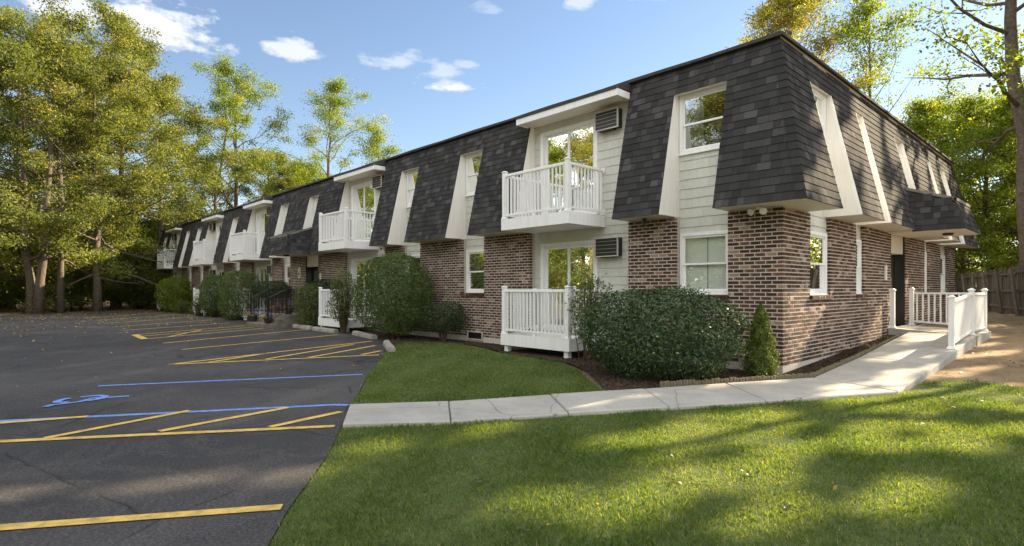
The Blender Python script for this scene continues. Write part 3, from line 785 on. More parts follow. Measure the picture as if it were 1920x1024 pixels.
# --- window, doors ---------------------------------------------------------------------
def window(fac, s0, s1, z0, z1, d, cover='blind', vis_=1):
    T = CT[fac]
    b = MB(T); c = .062; pr = .034
    for (a0, a1, b0, b1) in ((s0, s1, z1 - c, z1), (s0, s1, z0, z0 + c), (s0, s0 + c, z0 + c, z1 - c), (s1 - c, s1, z0 + c, z1 - c)): b.box(a0, a1, d - .06, d + pr, b0, b1)
    b.box(s0 - .012, s1 + .012, d - .03, d + pr + .018, z0 - .022, z0 + .003)
    w = b.build('window', 'white', bld)
    zm = (z0 + z1) / 2 - .01
    a, e = s0 + c + .002, s1 - c - .002
    for (p, q, dd) in ((zm - .02, z1 - c - .002, d + .012), (z0 + c + .002, zm + .02, d - .012)):
        sb = MB(T); r = .036
        for (a0, a1, b0, b1) in ((a, e, q - r, q), (a, e, p, p + r), (a, a + r, p + r, q - r), (e - r, e, p + r, q - r)): sb.box(a0, a1, dd - .022, dd, b0, b1)
        sb.build('sash', 'white', w)
        g = MB(T); g.poly([(a + r - .003, dd - .012, p + r - .003), (e - r + .003, dd - .012, p + r - .003), (e - r + .003, dd - .012, q - r + .003), (a + r - .003, dd - .012, q - r + .003)]); g.build('pane', 'glass', w)
    if cover == 'blind':
        sl = MB(T); k = int((z1 - z0 - 2 * c) / .026)
        sm_ = (a + e) / 2 + .02
        for i in range(k):
            z = z0 + c + .02 + i * .026; 
            for u0, u1 in ((a + .008, sm_ - .008), (sm_ + .008, e - .008)): sl.poly([(u0, d - .063, z), (u1, d - .063, z), (u1, d - .072, z + .027), (u0, d - .072, z + .027)])
        sm_ = (a + e) / 2 + .02
        sl.build('blind', 'blind', w)
    elif cover in ('curtain', 'half', 'dark'):
        cb = MB(T); xs = np.arange(a, e + .001, .02) if cover == 'curtain' else np.arange(a, a + (e - a) * .42, .02)
        for i in range(len(xs) - 1):
            q0, q1 = .02 * math.sin(xs[i] * 55), .02 * math.sin(xs[i + 1] * 55)
            cb.poly([(xs[i], d - .14 + q0, z0 + .05), (xs[i + 1], d - .14 + q1, z0 + .05), (xs[i + 1], d - .14 + q1, z1 - .05), (xs[i], d - .14 + q0, z1 - .05)])
        cb.build('curtain', 'darkcurtain' if cover == 'dark' else 'curtain', w, smooth=True)
    return w


def sliding(fac, s0, s1, z0, z1, d, seed=0):
    T = CT[fac]; b = MB(T); c = .085; pr = .03
    for (a0, a1, b0, b1) in ((s0, s1, z1 - c, z1), (s0, s1, z0, z0 + .06), (s0, s0 + c, z0 + .06, z1 - c), (s1 - c, s1, z0 + .06, z1 - c)): b.box(a0, a1, d - .10, d + pr, b0, b1)
    w = b.build('sliding_door', 'white', bld)
    m_ = (s0 + s1) / 2
    for (a, e, dd) in ((s0 + c + .002, m_ + .03, d - .045), (m_ - .03, s1 - c - .002, d - .008)):
        sb = MB(T); r = .055
        p, q = z0 + .062, z1 - c - .002
        for (a0, a1, b0, b1) in ((a, e, q - r, q), (a, e, p, p + .09), (a, a + r, p + .09, q - r), (e - r, e, p + .09, q - r)): sb.box(a0, a1, dd - .032, dd, b0, b1)
        sb.build('door_panel', 'white', w)
        g = MB(T); g.poly([(a + r - .003, dd - .017, p + .087), (e - r + .003, dd - .017, p + .087), (e - r + .003, dd - .017, q - r + .003), (a + r - .003, dd - .017, q - r + .003)]); g.build('pane', 'glass', w)
    h = MB(T); h.box(m_ - .10, m_ - .075, d - .045, d - .015, z0 + .95, z0 + 1.15); h.build('handle', 'alu', w)
    cb = MB(T)
    for lo_, hi_ in ((s0 + c, s0 + c + .36), (s1 - c - .30, s1 - c)):
        xs = np.arange(lo_, hi_, .02)
        for i in range(len(xs) - 1):
            q0, q1 = .022 * math.sin(xs[i] * 48 + seed), .022 * math.sin(xs[i + 1] * 48 + seed)
            cb.poly([(xs[i], d - .13 + q0, z0 + .06), (xs[i + 1], d - .13 + q1, z0 + .06), (xs[i + 1], d - .13 + q1, z1 - .1), (xs[i], d - .13 + q0, z1 - .1)])
    cb.build('curtain', 'curtain', w, smooth=True)
    return w


shakes = {'front': [], 'end': []}
rooms = MB()
EXS = .182
covers = ['blind', 'half', 'curtain', 'blind', 'half', 'curtain']


def backing(fac, s0, s1, z0, z1, ops, d):
    """wall sheet with shakes in a bay, openings left free (a, b, z0, z1) one above the other"""
    T = CT[fac]; back = MB(T); ops = sorted(ops, key=lambda o: o[2])
    rects = []; zc = z0
    for (a, b, p, q) in ops:
        if p > zc: rects.append((s0, s1, zc, p))
        rects += [(s0, a, p, q), (b, s1, p, q)]; zc = q
    rects.append((s0, s1, zc, z1))
    for (a, b, p, q) in rects:
        if b - a < .01 or q - p < .01: continue
        back.box(a, b, d - .09, d, p, q)
        un = Vector(T(1, 0, 0)); nn = Vector(T(0, 1, 0))
        k0 = math.floor((p - .05) / EXS)                 # courses line up over the whole bay
        zz = k0 * EXS + .05
        while zz < q:
            lo_, hi_ = max(zz, p), min(zz + EXS, q)
            if hi_ - lo_ > .02:
                pl = []
                tiles(T(0, d, lo_), un, Vector((0, 0, 1)), nn, hi_ - lo_, lambda h: a + .002, lambda h: b - .002, hi_ - lo_ + 1e-5, .105, .165, .014, .001, .0022, pl, overlap=0)
                shakes[fac] += pl
            zz += EXS
    back.build('siding_wall', 'siding', bld)
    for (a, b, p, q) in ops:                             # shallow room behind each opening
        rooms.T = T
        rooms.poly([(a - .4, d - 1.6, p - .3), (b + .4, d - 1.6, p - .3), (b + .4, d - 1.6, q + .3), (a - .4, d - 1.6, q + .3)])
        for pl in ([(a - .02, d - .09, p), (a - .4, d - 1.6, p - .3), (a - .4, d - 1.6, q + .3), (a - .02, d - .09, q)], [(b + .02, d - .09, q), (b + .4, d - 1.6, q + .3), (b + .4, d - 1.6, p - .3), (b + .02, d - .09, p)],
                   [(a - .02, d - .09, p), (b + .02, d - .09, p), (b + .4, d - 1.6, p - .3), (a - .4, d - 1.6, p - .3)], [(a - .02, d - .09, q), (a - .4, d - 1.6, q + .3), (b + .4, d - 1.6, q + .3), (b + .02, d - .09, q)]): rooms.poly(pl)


ACS = []
for i, ((k, a, b), (k2, a2, b2)) in enumerate(zip(FB, FUP)):
    d = -RF
    if k == 'w':
        L, U = (a + .02, b - .02), (a2 + .012, b2 - .012)
        backing('front', min(a, a2), max(b, b2), 1.22, ZT, [(*L, 1.325, 2.485), (*U, 4.0, 5.125)], d)
        window('front', *L, 1.325, 2.485, d, 'blind' if i in (0, 2, 3) else covers[i % 6]); window('front', *U, 4.0, 5.125, d, {0: 'dark', 2: 'half', 3: 'curtain'}.get(i, 'half'))
    elif k in 'dm':
        off = .22; dw = 1.72
        s0 = a + off if k == 'd' else b - off - dw
        backing('front', a, b, .14, ZT, [(s0, s0 + dw, .42, 2.5), (s0, s0 + dw, 3.06, 5.16)], d)
        sliding('front', s0, s0 + dw, .42, 2.5, d, i); sliding('front', s0, s0 + dw, 3.06, 5.16, d, i + 3)
        ac = s0 + dw + .065 if k == 'd' else s0 - .065 - .6
        ACS += [(ac, 2.105), (ac, 4.80)]
    elif k == 'e':
        backing('front', a2, b2, 3.0, ZT, [(a2 + .012, b2 - .012, 4.0, 5.125)], d)
        window('front', a2 + .012, b2 - .012, 4.0, 5.125, d, 'curtain')
for (k, a, b), (k2, a2, b2) in zip(EB, EUP):
    d = -RE
    if k == 'e':
        backing('end', a2, b2, 3.0, ZT, [(a2 + .012, b2 - .012, 4.0, 5.125)], d); window('end', a2 + .012, b2 - .012, 4.0, 5.125, d, 'blind'); continue
    backing('end', min(a, a2), max(b, b2), 1.22, ZT, [(a + .02, b - .02, 1.325, 2.485), (a2 + .012, b2 - .012, 4.0, 5.125)], d)
    window('end', a + .02, b - .02, 1.325, 2.485, d, 'blind'); window('end', a2 + .012, b2 - .012, 4.0, 5.125, d, 'curtain')
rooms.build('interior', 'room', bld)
emit(shakes['front'], 'shake', 'siding', bld, single=298, key=vis(0, -1)); emit(shakes['end'], 'shake', 'siding', bld, flip=True, single=0)
# plain back and far walls
bw = MB(); bw.box(LEN, LEN + .2, .3, DEP, 0, ZT - .05); bw.box(LEN, -.3, DEP - .2, DEP - .001, 0, ZT - .05); bw.build('rear_wall', 'mortar', bld)

# --- entries with canopies -----------------------------------------------------------------
def entry(fac, a, b, zf, d):
    T = CT[fac]; hd = MB(T); hd.box(a, b, d, -.06, 2.32, 2.80); hd.build('door_header', 'cream', bld)
    f = MB(T); c = .06
    for (a0, a1, b0, b1) in ((a, b, 2.26, 2.32), (a, a + c, zf, 2.26), (b - c, b, zf, 2.26), (a + (b - a) * .70, a + (b - a) * .70 + .05, zf, 2.26), (a, b, zf, zf + .05)): f.box(a0, a1, d - .05, d, b0, b1)
    dr_ = f.build('entry_door', 'alu', bld)
    lf = MB(T); x0, x1 = a + c, a + (b - a) * .70
    for (a0, a1, b0, b1) in ((x0, x1, 2.16, 2.255), (x0, x1, zf + .055, zf + .25), (x0, x0 + .09, zf + .25, 2.16), (x1 - .09, x1, zf + .25, 2.16)): lf.box(a0 + .003, a1 - .003, d - .04, d - .01, b0, b1)
    lf.build('door_leaf', 'alu', dr_)
    for (a0, a1) in ((x0 + .085, x1 - .085), (x1 + .05, b - c)):
        g = MB(T); g.poly([(a0, d - .025, zf + .06), (a1, d - .025, zf + .06), (a1, d - .025, 2.25), (a0, d - .025, 2.25)]); g.build('pane', 'glass', dr_)
    h = MB(T); h.box(x1 - .07, x1 - .04, d - .01, d + .05, zf + .85, zf + 1.2); h.build('handle', 'acgrille', dr_)
    sd_ = MB(T)                                          # reveal sides
    sd_.box(a - .01, a + .001, d - .1, -.02, zf - .4, 2.8); sd_.box(b - .001, b + .01, d - .1, -.02, zf - .4, 2.8); sd_.box(a, b, d - 1.4, d - 1.35, zf - .3, 2.6)
    sd_.build('door_reveal', 'alu', bld)


entry('front', -18.9, -17.72, .48, -.28); entry('end', 6.49, 7.85, .50, -.26)


def canopy(fac, s0, s1):
    T = CT[fac]; zb, zt, zi = 2.755, 3.44, 3.80; dob, dot_, di, ins = 1.47, 1.27, md(3.80) - .02, .15
    b = MB(T); k = .012
    B = [(s0, .50, zb), (s1, .50, zb), (s1, dob, zb), (s0, dob, zb)]
    Tt = [(s0 + ins, di, zi), (s1 - ins, di, zi), (s1 - ins, dot_, zt), (s0 + ins, dot_, zt)]
    b.poly(B[::-1], 1); b.poly([(p[0], p[1], p[2] + .006) for p in Tt], 0)
    for i in (1, 2, 3): b.poly([B[i], B[(i + 1) % 4], Tt[(i + 1) % 4], Tt[i]], 2)
    # note: ring order runs the other way round in (s, d), both sides are visible anyway
    b.box(s0 + .002, s1 - .002, .003, .498, zb + .002, ZB - .003, 1)
    cb = b.build('canopy', ['roof', 'cream', 'shingle'], bld)
    pool = []
    D = lambda s, d, z: Vector(T(s, d, z))
    tv = D(0, dot_ - dob, zt - zb); tl = tv.length; nf = D(0, zt - zb, dob - dot_).normalized()
    tiles(T(0, dob, zb), D(1, 0, 0), tv.normalized(), nf, tl, lambda h: s0 + ins * h / tl, lambda h: s1 - ins * h / tl, tl / 5, .12, .3, .012, .001, .003, pool, shv)
    fl = (fac == 'end')
    fs = MB()
    def put(pool_, flip):
        for pts, v, _ in pool_:
            q6 = ((0, 1, 2, 3), (1, 5, 6, 2), (2, 6, 7, 3), (3, 7, 4, 0))
            for q in q6: fs.poly([pts[j] for j in (q if flip else q[::-1])], 0, v)
    put(pool, fl)
    for side, sg in ((s0, 1), (s1, -1)):
        pl = []; tv2 = D(ins * sg, 0, zt + .36 - zb); t2 = tv2.length; n2 = D(-sg * (zt + .36 - zb), 0, ins).normalized()
        tiles(T(side, 0, zb), D(0, 1, 0), tv2.normalized(), n2, t2, lambda h: md(zb + h) - .04,
              lambda h: (lambda g: (dob - .2 * g / .69) if g < .69 else dot_ - (g - .69) / .36 * (dot_ - di))(h + t2 / 15 * (h > .55)), t2 / 7.5, .12, .3, .012, .001, .003, pl, shv)
        put(pl, (fl and sg < 0) or (not fl and sg > 0))
    fs.build('canopy_shingles', 'shingle', bld, kind='stuff')
    tr_ = MB(T)
    tr_.hexa([(s0 + ins - .03, dot_ - .02, zt - .03), (s1 - ins + .03, dot_ - .02, zt - .03), (s1 - ins + .03, dot_ + .03, zt - .03), (s0 + ins - .03, dot_ + .03, zt - .03),
              (s0 + ins - .03, dot_ - .02, zt + .035), (s1 - ins + .03, dot_ - .02, zt + .035), (s1 - ins + .03, dot_ + .03, zt + .035), (s0 + ins - .03, dot_ + .03, zt + .035)])
    for s in (s0 + ins, s1 - ins):
        tr_.hexa([(s - .03, di, zi - .03), (s + .03, di, zi - .03), (s + .03, dot_ + .03, zt - .03), (s - .03, dot_ + .03, zt - .03), (s - .03, di, zi + .035), (s + .03, di, zi + .035), (s + .03, dot_ + .03, zt + .036), (s - .03, dot_ + .03, zt + .036)])
    tr_.build('canopy_trim', 'darktrim', bld)
    lp = MB(T); sm_ = (s0 + s1) / 2
    lp.tube([(sm_, 1.0, zb - .05), (sm_, 1.0, zb - .001)], [.10, .12], 12); lp.build('ceiling_light', 'black', bld)


canopy('front', -19.38, -17.33); canopy('end', 6.15, 8.2)

# --- eaves above the balcony bays --------------------------------------------------------
for (k, a, b) in FB:
    if k not in 'dm': continue
    e = MB(FT); o_ = .40
    e.box(a - .03, b + .01, -.2, o_ - .03, 5.33, 5.37, 1)                            # soffit
    e.hexa([(a - .03, -.2, 5.50), (b + .01, -.2, 5.50), (b + .01, o_ + .02, 5.44), (a - .03, o_ + .02, 5.44), (a - .03, -.2, ZT + .07), (b + .01, -.2, ZT + .07), (b + .01, o_ + .02, 5.475), (a - .03, o_ + .02, 5.475)], 2)
    e.box(a - .06, b + .015, o_ - .03, o_, 5.305, 5.44, 0)
    e.box(b, b + .016, -.02, o_ - .03, 5.305, 5.44, 0); e.box(a - .06, a - .035, -.02, o_ - .03, 5.305, 5.44, 0)
    e.build('balcony_eave', ['white', 'cream', 'roof'], bld)

# --- balconies and ground decks -----------------------------------------------------------
def railing(parent, T, c, w, front, zdeck, zr, wall, side=True, bal=.105):
    """white picket railing round three sides: posts, rails, balusters (local frame s,d,z)"""
    s0, s1 = c - w / 2, c + w / 2
    for s in (s0 + .055, s1 - .055):
        p = MB(T); d = front - .055
        p.box(s - .045, s + .045, d - .045, d + .045, zdeck, zr + .06)
        p.hexa([(s - .062, d - .062, zdeck), (s + .062, d - .062, zdeck), (s + .062, d + .062, zdeck), (s - .062, d + .062, zdeck), (s - .047, d - .047, zdeck + .05), (s + .047, d - .047, zdeck + .05), (s + .047, d + .047, zdeck + .05), (s - .047, d + .047, zdeck + .05)])
        p.hexa([(s - .06, d - .06, zr + .06), (s + .06, d - .06, zr + .06), (s + .06, d + .06, zr + .06), (s - .06, d + .06, zr + .06), (s - .03, d - .03, zr + .09), (s + .03, d - .03, zr + .09), (s + .03, d + .03, zr + .09), (s - .03, d + .03, zr + .09)])
        p.build('post', 'white', parent)
    zb = zdeck + .09
    segs = [((s0 + .10, front - .055), (s1 - .10, front - .055)), ((s0 + .055, wall), (s0 + .055, front - .10)), ((s1 - .055, wall), (s1 - .055, front - .10))]
    for (p, q) in segs:
        alongs = abs(p[0] - q[0]) > .01
        for nm, za, zb_, hw in (('top_rail', zr - .045, zr, .032), ('bottom_rail', zb - .02, zb + .02, .024)):
            r = MB(T)
            if alongs: r.box(p[0], q[0], p[1] - hw, p[1] + hw, za, zb_)
            else: r.box(p[0] - hw, p[0] + hw, p[1], q[1], za, zb_)
            if nm == 'top_rail':
                if alongs: r.box(p[0], q[0], p[1] - .02, p[1] + .02, zr, zr + .012)
                else: r.box(p[0] - .02, p[0] + .02, p[1], q[1], zr, zr + .012)
            r.build(nm, 'white', parent)
        if not alongs:
            for zz in (zr - .025, zb):
                k = MB(T); k.box(p[0] - .06, p[0] + .06, wall - .012, wall + .022, zz - .06, zz + .06); k.build('wall_bracket', 'white', parent)
        L = abs(p[0] - q[0]) + abs(p[1] - q[1]); n = int(L / bal)
        key = (round(zr - zb, 3),)
        if key not in balc:
            g = MB(); g.box(-.0135, .0135, -.0135, .0135, zb + .02 - zb, zr - .045 - zb); balc[key] = g.mesh('baluster', 'white')
        for i in range(n):
            t = (i + .5) / n; s, d = p[0] + (q[0] - p[0]) * t, p[1] + (q[1] - p[1]) * t
            o = link(bpy.data.objects.new('baluster', balc[key]), parent); o.location = T(s, d, zb)
        if alongs:
            g = MB(T); m_ = (p[0] + q[0]) / 2; g.box(m_ - .02, m_ + .02, p[1] - .018, p[1] + .018, zdeck, zb - .02); g.build('rail_foot', 'white', parent)


balc = {}
DC = [(-4.79, 'near'), (-14.37, 'second'), (-24.13, 'middle'), (-30.5, 'fourth'), (-39.35, 'far')]
deck_lab = ['nearest white ground deck with picket railing beside the big round holly bush', 'white ground deck half hidden by the tall burning bush and thin shrub',
            'white ground deck mostly hidden behind the clipped bush left of the steps', 'white ground deck behind the sparse shrub and clipped bush near the far end', 'farthest white ground deck behind the wide yellowing bush at the far end']
for (c, nm), lb in zip(DC, deck_lab):
    b = MB(FT); s0, s1, fr_ = c - 1.01, c + 1.01, 1.05
    b.box(s0, s1, fr_ - .03, fr_, 2.75, 2.995); b.box(s0, s0 + .03, -.155, fr_ - .03, 2.75, 2.995); b.box(s1 - .03, s1, -.155, fr_ - .03, 2.75, 2.995)
    b.box(s0 + .03, s1 - .03, -.155, fr_ - .03, 2.765, 2.78, 1); b.box(s0 + .03, s1 - .03, -.155, fr_ - .03, 2.96, 2.985, 1)
    bal_ = b.build('balcony', ['white', 'jamb'], bld)
    railing(bal_, FT, c, 2.0, fr_, 2.997, 4.0, -.155)
    dk = thing('deck', lb, 'deck', (c, -.45, 0), group='white ground decks along the front')
    TL = lambda s, d, z: (s, -d + .45, z)
    pf = MB(TL)
    pf.box(-1.03, 1.03, fr_ - .03, fr_, .155, .405); pf.box(-1.03, -1.0, 0.01, fr_ - .03, .155, .405); pf.box(1.0, 1.03, 0.01, fr_ - .03, .155, .405)
    pf.build('fascia_board', 'white', dk)
    bd = MB(TL)
    for i in range(7): bd.box(-1.0, 1.0, .012 + i * .143, .012 + i * .143 + .136, .355, .38)
    bd.build('deck_floor', 'jamb', dk)
    for s in (-.9, .9):
        lg = MB(TL); lg.box(s - .055, s + .055, fr_ - .16, fr_ - .05, -.06, .155); lg.build('leg', 'white', dk)
    railing(dk, TL, 0, 2.02, fr_, .407, 1.40, .012)

# --- air conditioners -------------------------------------------------------------------
acl = ['nearest lower wall air conditioner left of brick pier beside the small deck', 'nearest upper wall air conditioner under the eave above the balcony', 'lower wall air conditioner behind the tall burning bush', 'upper wall air conditioner above the second balcony',
       'lower wall air conditioner just left of the number four entry', 'upper wall air conditioner above the middle balcony', 'lower black sided air conditioner under the fourth balcony', 'upper black sided air conditioner above the fourth balcony',
       'lower black sided air conditioner at the far end of the front', 'upper black sided air conditioner above the farthest balcony']
acproto = None
for (s, z), lb in zip(ACS, acl):
    if acproto is None:
        t = thing('air_conditioner', lb, 'air conditioner', (s, .155, z), group='air conditioners through the front wall'); acproto = t
        TL = lambda a, d, zz: (a, -d, zz)
        c = MB(TL); c.box(.012, .588, 0, .165, .012, .398); c.box(.10, .45, .02, .15, -.012, .012); c.build('case', 'accase', t)
        f = MB(TL); f.box(.02, .58, .165, .172, .02, .39)
        f.build('coil', 'acdark', t)
        g = MB(TL)
        for (a0, a1, z0, z1) in ((0, .6, .385, .405), (0, .6, 0, .02), (0, .016, .02, .385), (.584, .6, .02, .385)): g.box(a0, a1, .150, .185, z0, z1)
        g.build('grille_frame', 'acgrille', t)
        for i in range(4):
            q = MB(TL); q.box(.016, .584, .174, .181, .087 + i * .078, .092 + i * .078); q.build('grille_bar', 'acgrille', t)
    else:
        t = copy_tree(acproto); t.location = (s, .155, z); t['label'] = lb

# --- flood lights, number sign, vents ------------------------------------------------------
def flood(x, y, z, lb):
    t = thing('flood_light', lb, 'lamp', (x, y, z), group='twin flood lights under the soffit')
    b = MB(); b.tube([(0, 0, 0), (0, 0, -.03)], [.05, .045], 12); b.tube([(-.06, -.01, -.035), (.06, -.01, -.035)], .012, 8); b.build('base', 'jamb', t)
    for sx in (-1, 1):
        h = MB(); d = Vector((sx * .35, -.85, -.45)).normalized(); p0 = Vector((sx * .07, -.01, -.04))
        h.tube([p0, p0 + d * .05, p0 + d * .075, p0 + d * .115, p0 + d * .125], [.022, .028, .045, .062, .05], 14); h.build('lamp_head', 'lamp', t, smooth=False)


flood(-.33, -.14, 2.798, 'twin white flood lamps at the near corner of the soffit'); flood(-12.45, -.14, 2.798, 'twin white flood lamps under soffit beside the second balcony')
sp = thing('spot_light', 'single small black lamp under the soffit of the second brick pier', 'lamp', (-2.55, -.2, 2.799))
b = MB(); b.tube([(0, 0, 0), (0, 0, -.02)], [.055, .05], 12); b.build('base', 'black', sp)
b = MB(); b.tube([(0, -.0, -.02), (0, -.01, -.06), (0, -.02, -.13)], [.015, .035, .03], 10); b.build('lamp_head', 'black', sp)
sg = thing('number_sign', 'oval cream plaque with black number 4 beside the entry', 'sign', (-19.5, -.006, 2.1))
b = MB(); ov = [(.125 * math.cos(t) * 1.0, .24 * math.sin(t)) for t in np.linspace(0, 2 * math.pi, 25)[:-1]]
b.poly([(x, -.022, z) for x, z in ov]); 
for i in range(24): b.poly([(ov[i][0], 0, ov[i][1]), (ov[(i + 1) % 24][0], 0, ov[(i + 1) % 24][1]), (ov[(i + 1) % 24][0], -.022, ov[(i + 1) % 24][1]), (ov[i][0], -.022, ov[i][1])])
b.build('plaque', 'plaque', sg)
b = MB()
b.box(.005, .04, -.030, -.0225, -.17, .09); b.box(-.075, .07, -.030, -.0225, -.10, -.065)
b.hexa([(-.075, -.030, -.065), (-.04, -.030, -.065), (-.04, -.0225, -.065), (-.075, -.0225, -.065), (.005, -.030, .09), (.03, -.030, .09), (.03, -.0225, .09), (.005, -.0225, .09)])
b.build('number', 'number', sg)
b = MB(); b.poly([(.04 * math.cos(t), -.026, .155 + .03 * math.sin(t)) for t in np.linspace(0, 2 * math.pi, 9)[:-1]]); b.build('emblem', 'leafgreen', sg)
ip = thing('wall_panel', 'thin pale panel on brick beside the number four door', 'panel', (-17.5, -.004, 1.85)); b = MB(); b.box(-.05, .05, -.02, 0, -.2, .2); b.build('cover', 'jamb', ip)
ip = thing('wall_panel', 'thin pale panel on brick beside the ramp door', 'panel', (.004, 5.95, 1.80)); b = MB(); b.box(0, .03, -.06, .06, -.17, .17); b.build('cover', 'jamb', ip)
vt = thing('crawl_vent', 'low metal crawl space vent in the brick behind the lawn', 'vent', (-8.0, -.004, .16))
b = MB()
for (a0, a1, z0, z1) in ((-.32, .32, .10, .13), (-.32, .32, -.1, -.07), (-.32, -.29, -.07, .10), (.29, .32, -.07, .10)): b.box(a0, a1, -.03, .0, z0, z1)
b.build('frame', 'acgrille', vt); b = MB(); b.box(-.29, .29, -.012, -.004, -.07, .10); b.build('louvre', 'black', vt)

# ---------------------------------------------------------------- ramp railing, fence, edging, steps
rr = thing('ramp_railing', 'white picket railing along the ramp and landing at the end entry', 'railing', (1.6, 6, .3))
TLr = lambda x, y, z: (x - 1.6, y - 6, z - .3)


def wpost(x, y, z0, z1, mat='white', hw=.045, par=rr, T=TLr):
    p = MB(T)
    p.box(x - hw, x + hw, y - hw, y + hw, z0, z1)
    for (w0, w1, a, b) in ((hw + .03, hw + .004, z0, z0 + .055), (hw + .018, hw + .018, z1, z1 + .02), (hw + .012, .02, z1 + .02, z1 + .055)):
        p.hexa([(x - w0, y - w0, a), (x + w0, y - w0, a), (x + w0, y + w0, a), (x - w0, y + w0, a), (x - w1, y - w1, b), (x + w1, y - w1, b), (x + w1, y + w1, b), (x - w1, y + w1, b)])
    return p.build('post', mat, par)


def wrail(p, q, zo, hw, h, name):
    """rail between two points (x,y,z)"""
    b = MB(TLr); P, Q = Vector(p), Vector(q); t = (Q - P).normalized(); n_ = Vector((-t.y, t.x, 0)).normalized() * hw
    z = Vector((0, 0, zo)); hh = Vector((0, 0, h))
    b.hexa([P - n_ + z, Q - n_ + z, Q + n_ + z, P + n_ + z, P - n_ + z + hh, Q - n_ + z + hh, Q + n_ + z + hh, P + n_ + z + hh]); b.build(name, 'white', rr)


PP = [(1.60, 3.9, rampz(3.9)), (1.57, 6.25, .405), (1.57, 7.98, .405), (.10, 8.0, .485)]
for x, y, z in PP: wpost(x, y, z, z + (.98 if z < .45 else .92))
wpost(.08, 6.28, .485, 1.38)
for i, (p, q) in enumerate(zip(PP, PP[1:])):
    d = (Vector(q) - Vector(p)).normalized() * .055
    p2, q2 = Vector(p) + d, Vector(q) - d
    tz = (.90, .90, .90)[i]
    if i == 2: tp, tq = Vector((p2.x, p2.y, .405)), Vector((q2.x, q2.y, .405))
    else: tp, tq = p2, q2
    wrail(tp, tq, tz - .02, .032, .05, 'top_rail'); wrail(p2, q2, .08, .022, .045, 'bottom_rail')
    L = (q2 - p2).length; n_ = int(L / (.118 if i == 2 else .105))
    for j in range(n_):
        f = (j + .5) / n_; a = p2.lerp(q2, f); t = tp.lerp(tq, f)
        b = MB(); b.box(-.016, .016, -.016, .016, a.z + .12, t.z + tz - .02)
        o = b.build('baluster', 'white', rr); o.location = (a.x - 1.6, a.y - 6, -.3)

fen = thing('wooden_fence', 'weathered grey board fence with leaning posts behind the yard', 'fence', (-.39, 23.75, .4))
FA, FBn = Vector((-8.2, 49.5, 0)), Vector((3.5, 11.0, 0))
ft = (FBn - FA).normalized(); fn = Vector((-ft.y, ft.x, 0)); FO = Vector((-.39, 23.75, .4))
if fn.x > 0: fn = -fn
L = (FBn - FA).length; x = 13.0; k = 0
pl_cache = []
for j in range(6):
    b = MB(); h = 1.74 + .03 * j - .06; w = .142
    b.hexa([(-w / 2, -.01, 0), (w / 2, -.01, 0), (w / 2, .01, 0), (-w / 2, .01, 0), (-w / 2, -.01, h), (w / 2, -.01, h), (w / 2, .01, h), (-w / 2, .01, h)]); pl_cache.append(b.mesh('plank', 'oldwood'))
while x < L:
    p = FA + ft * x; z = terr(p.x, p.y)
    o = link(bpy.data.objects.new('plank', pl_cache[k % 6 if k % 5 else random.randrange(6)]), fen)
    o.location = (p.x - FO.x, p.y - FO.y, z - .4 + random.uniform(0, .05)); o.rotation_euler = (random.uniform(-.02, .02), random.uniform(-.012, .012), math.atan2(ft.y, ft.x) + random.uniform(-.03, .03))
    x += .147; k += 1
x = 13.4
while x < L - .2:
    p = FA + ft * x + fn * .10; z = terr(p.x, p.y); lean = Vector((-.10, .0, 1)) + ft * (-.10 + random.uniform(-.03, .05))
    b = MB(); b.tube([Vector((0, 0, -.1)), lean * 1.70], [.068, .062], 5)
    o = b.build('post', 'oldwood', fen); o.location = Vector((p.x, p.y, z)) - FO
    x += 2.42
for hgt in (.22, .85, 1.55):
    x = 13.0
    while x < L - 1:
        e = min(x + 2.4, L); p, q = FA + ft * x + fn * .03, FA + ft * e + fn * .03
        b = MB(); zz = Vector((0, 0, hgt + random.uniform(-.03, .03))); P, Q = p + zz + Vector((0, 0, terr(p.x, p.y))) - FO, q + zz + Vector((0, 0, terr(q.x, q.y))) - FO; h = Vector((0, 0, .085)); n2 = fn * .04
        b.hexa([P, Q, Q + n2, P + n2, P + h, Q + h, Q + n2 + h, P + n2 + h]); b.build('rail', 'oldwood', fen)
        x = e

edg = thing('garden_edging', 'low wooden log roll edging along the mulch bed and walk', 'garden edging', (.5, -.1, 0))
b = MB(); b.tube([(0, 0, -.04), (0, 0, .085), (0, 0, .098)], [.027, .027, .018], 8); stm = b.mesh('stake', 'stake')
path = [(-.66, -2.60), (-.14, -1.54), (.49, -.16), (.475, 1.8), (.42, 3.4), (.37, 5.1), (.33, 6.1)]
ln_ = 0; cur = 0.0
for (a, c) in zip(path, path[1:]):
    a, c = Vector(a), Vector(c); d = (c - a).length; t = 0
    while t < d:
        p = a.lerp(c, t / d); z = max(0, .05 * p.y)
        o = link(bpy.data.objects.new('stake', stm), edg); o.location = (p.x - .5 + random.uniform(-.004, .004), p.y + .1, z + random.uniform(-.012, .012)); o.rotation_euler.z = random.uniform(0, 3)
        t += .053

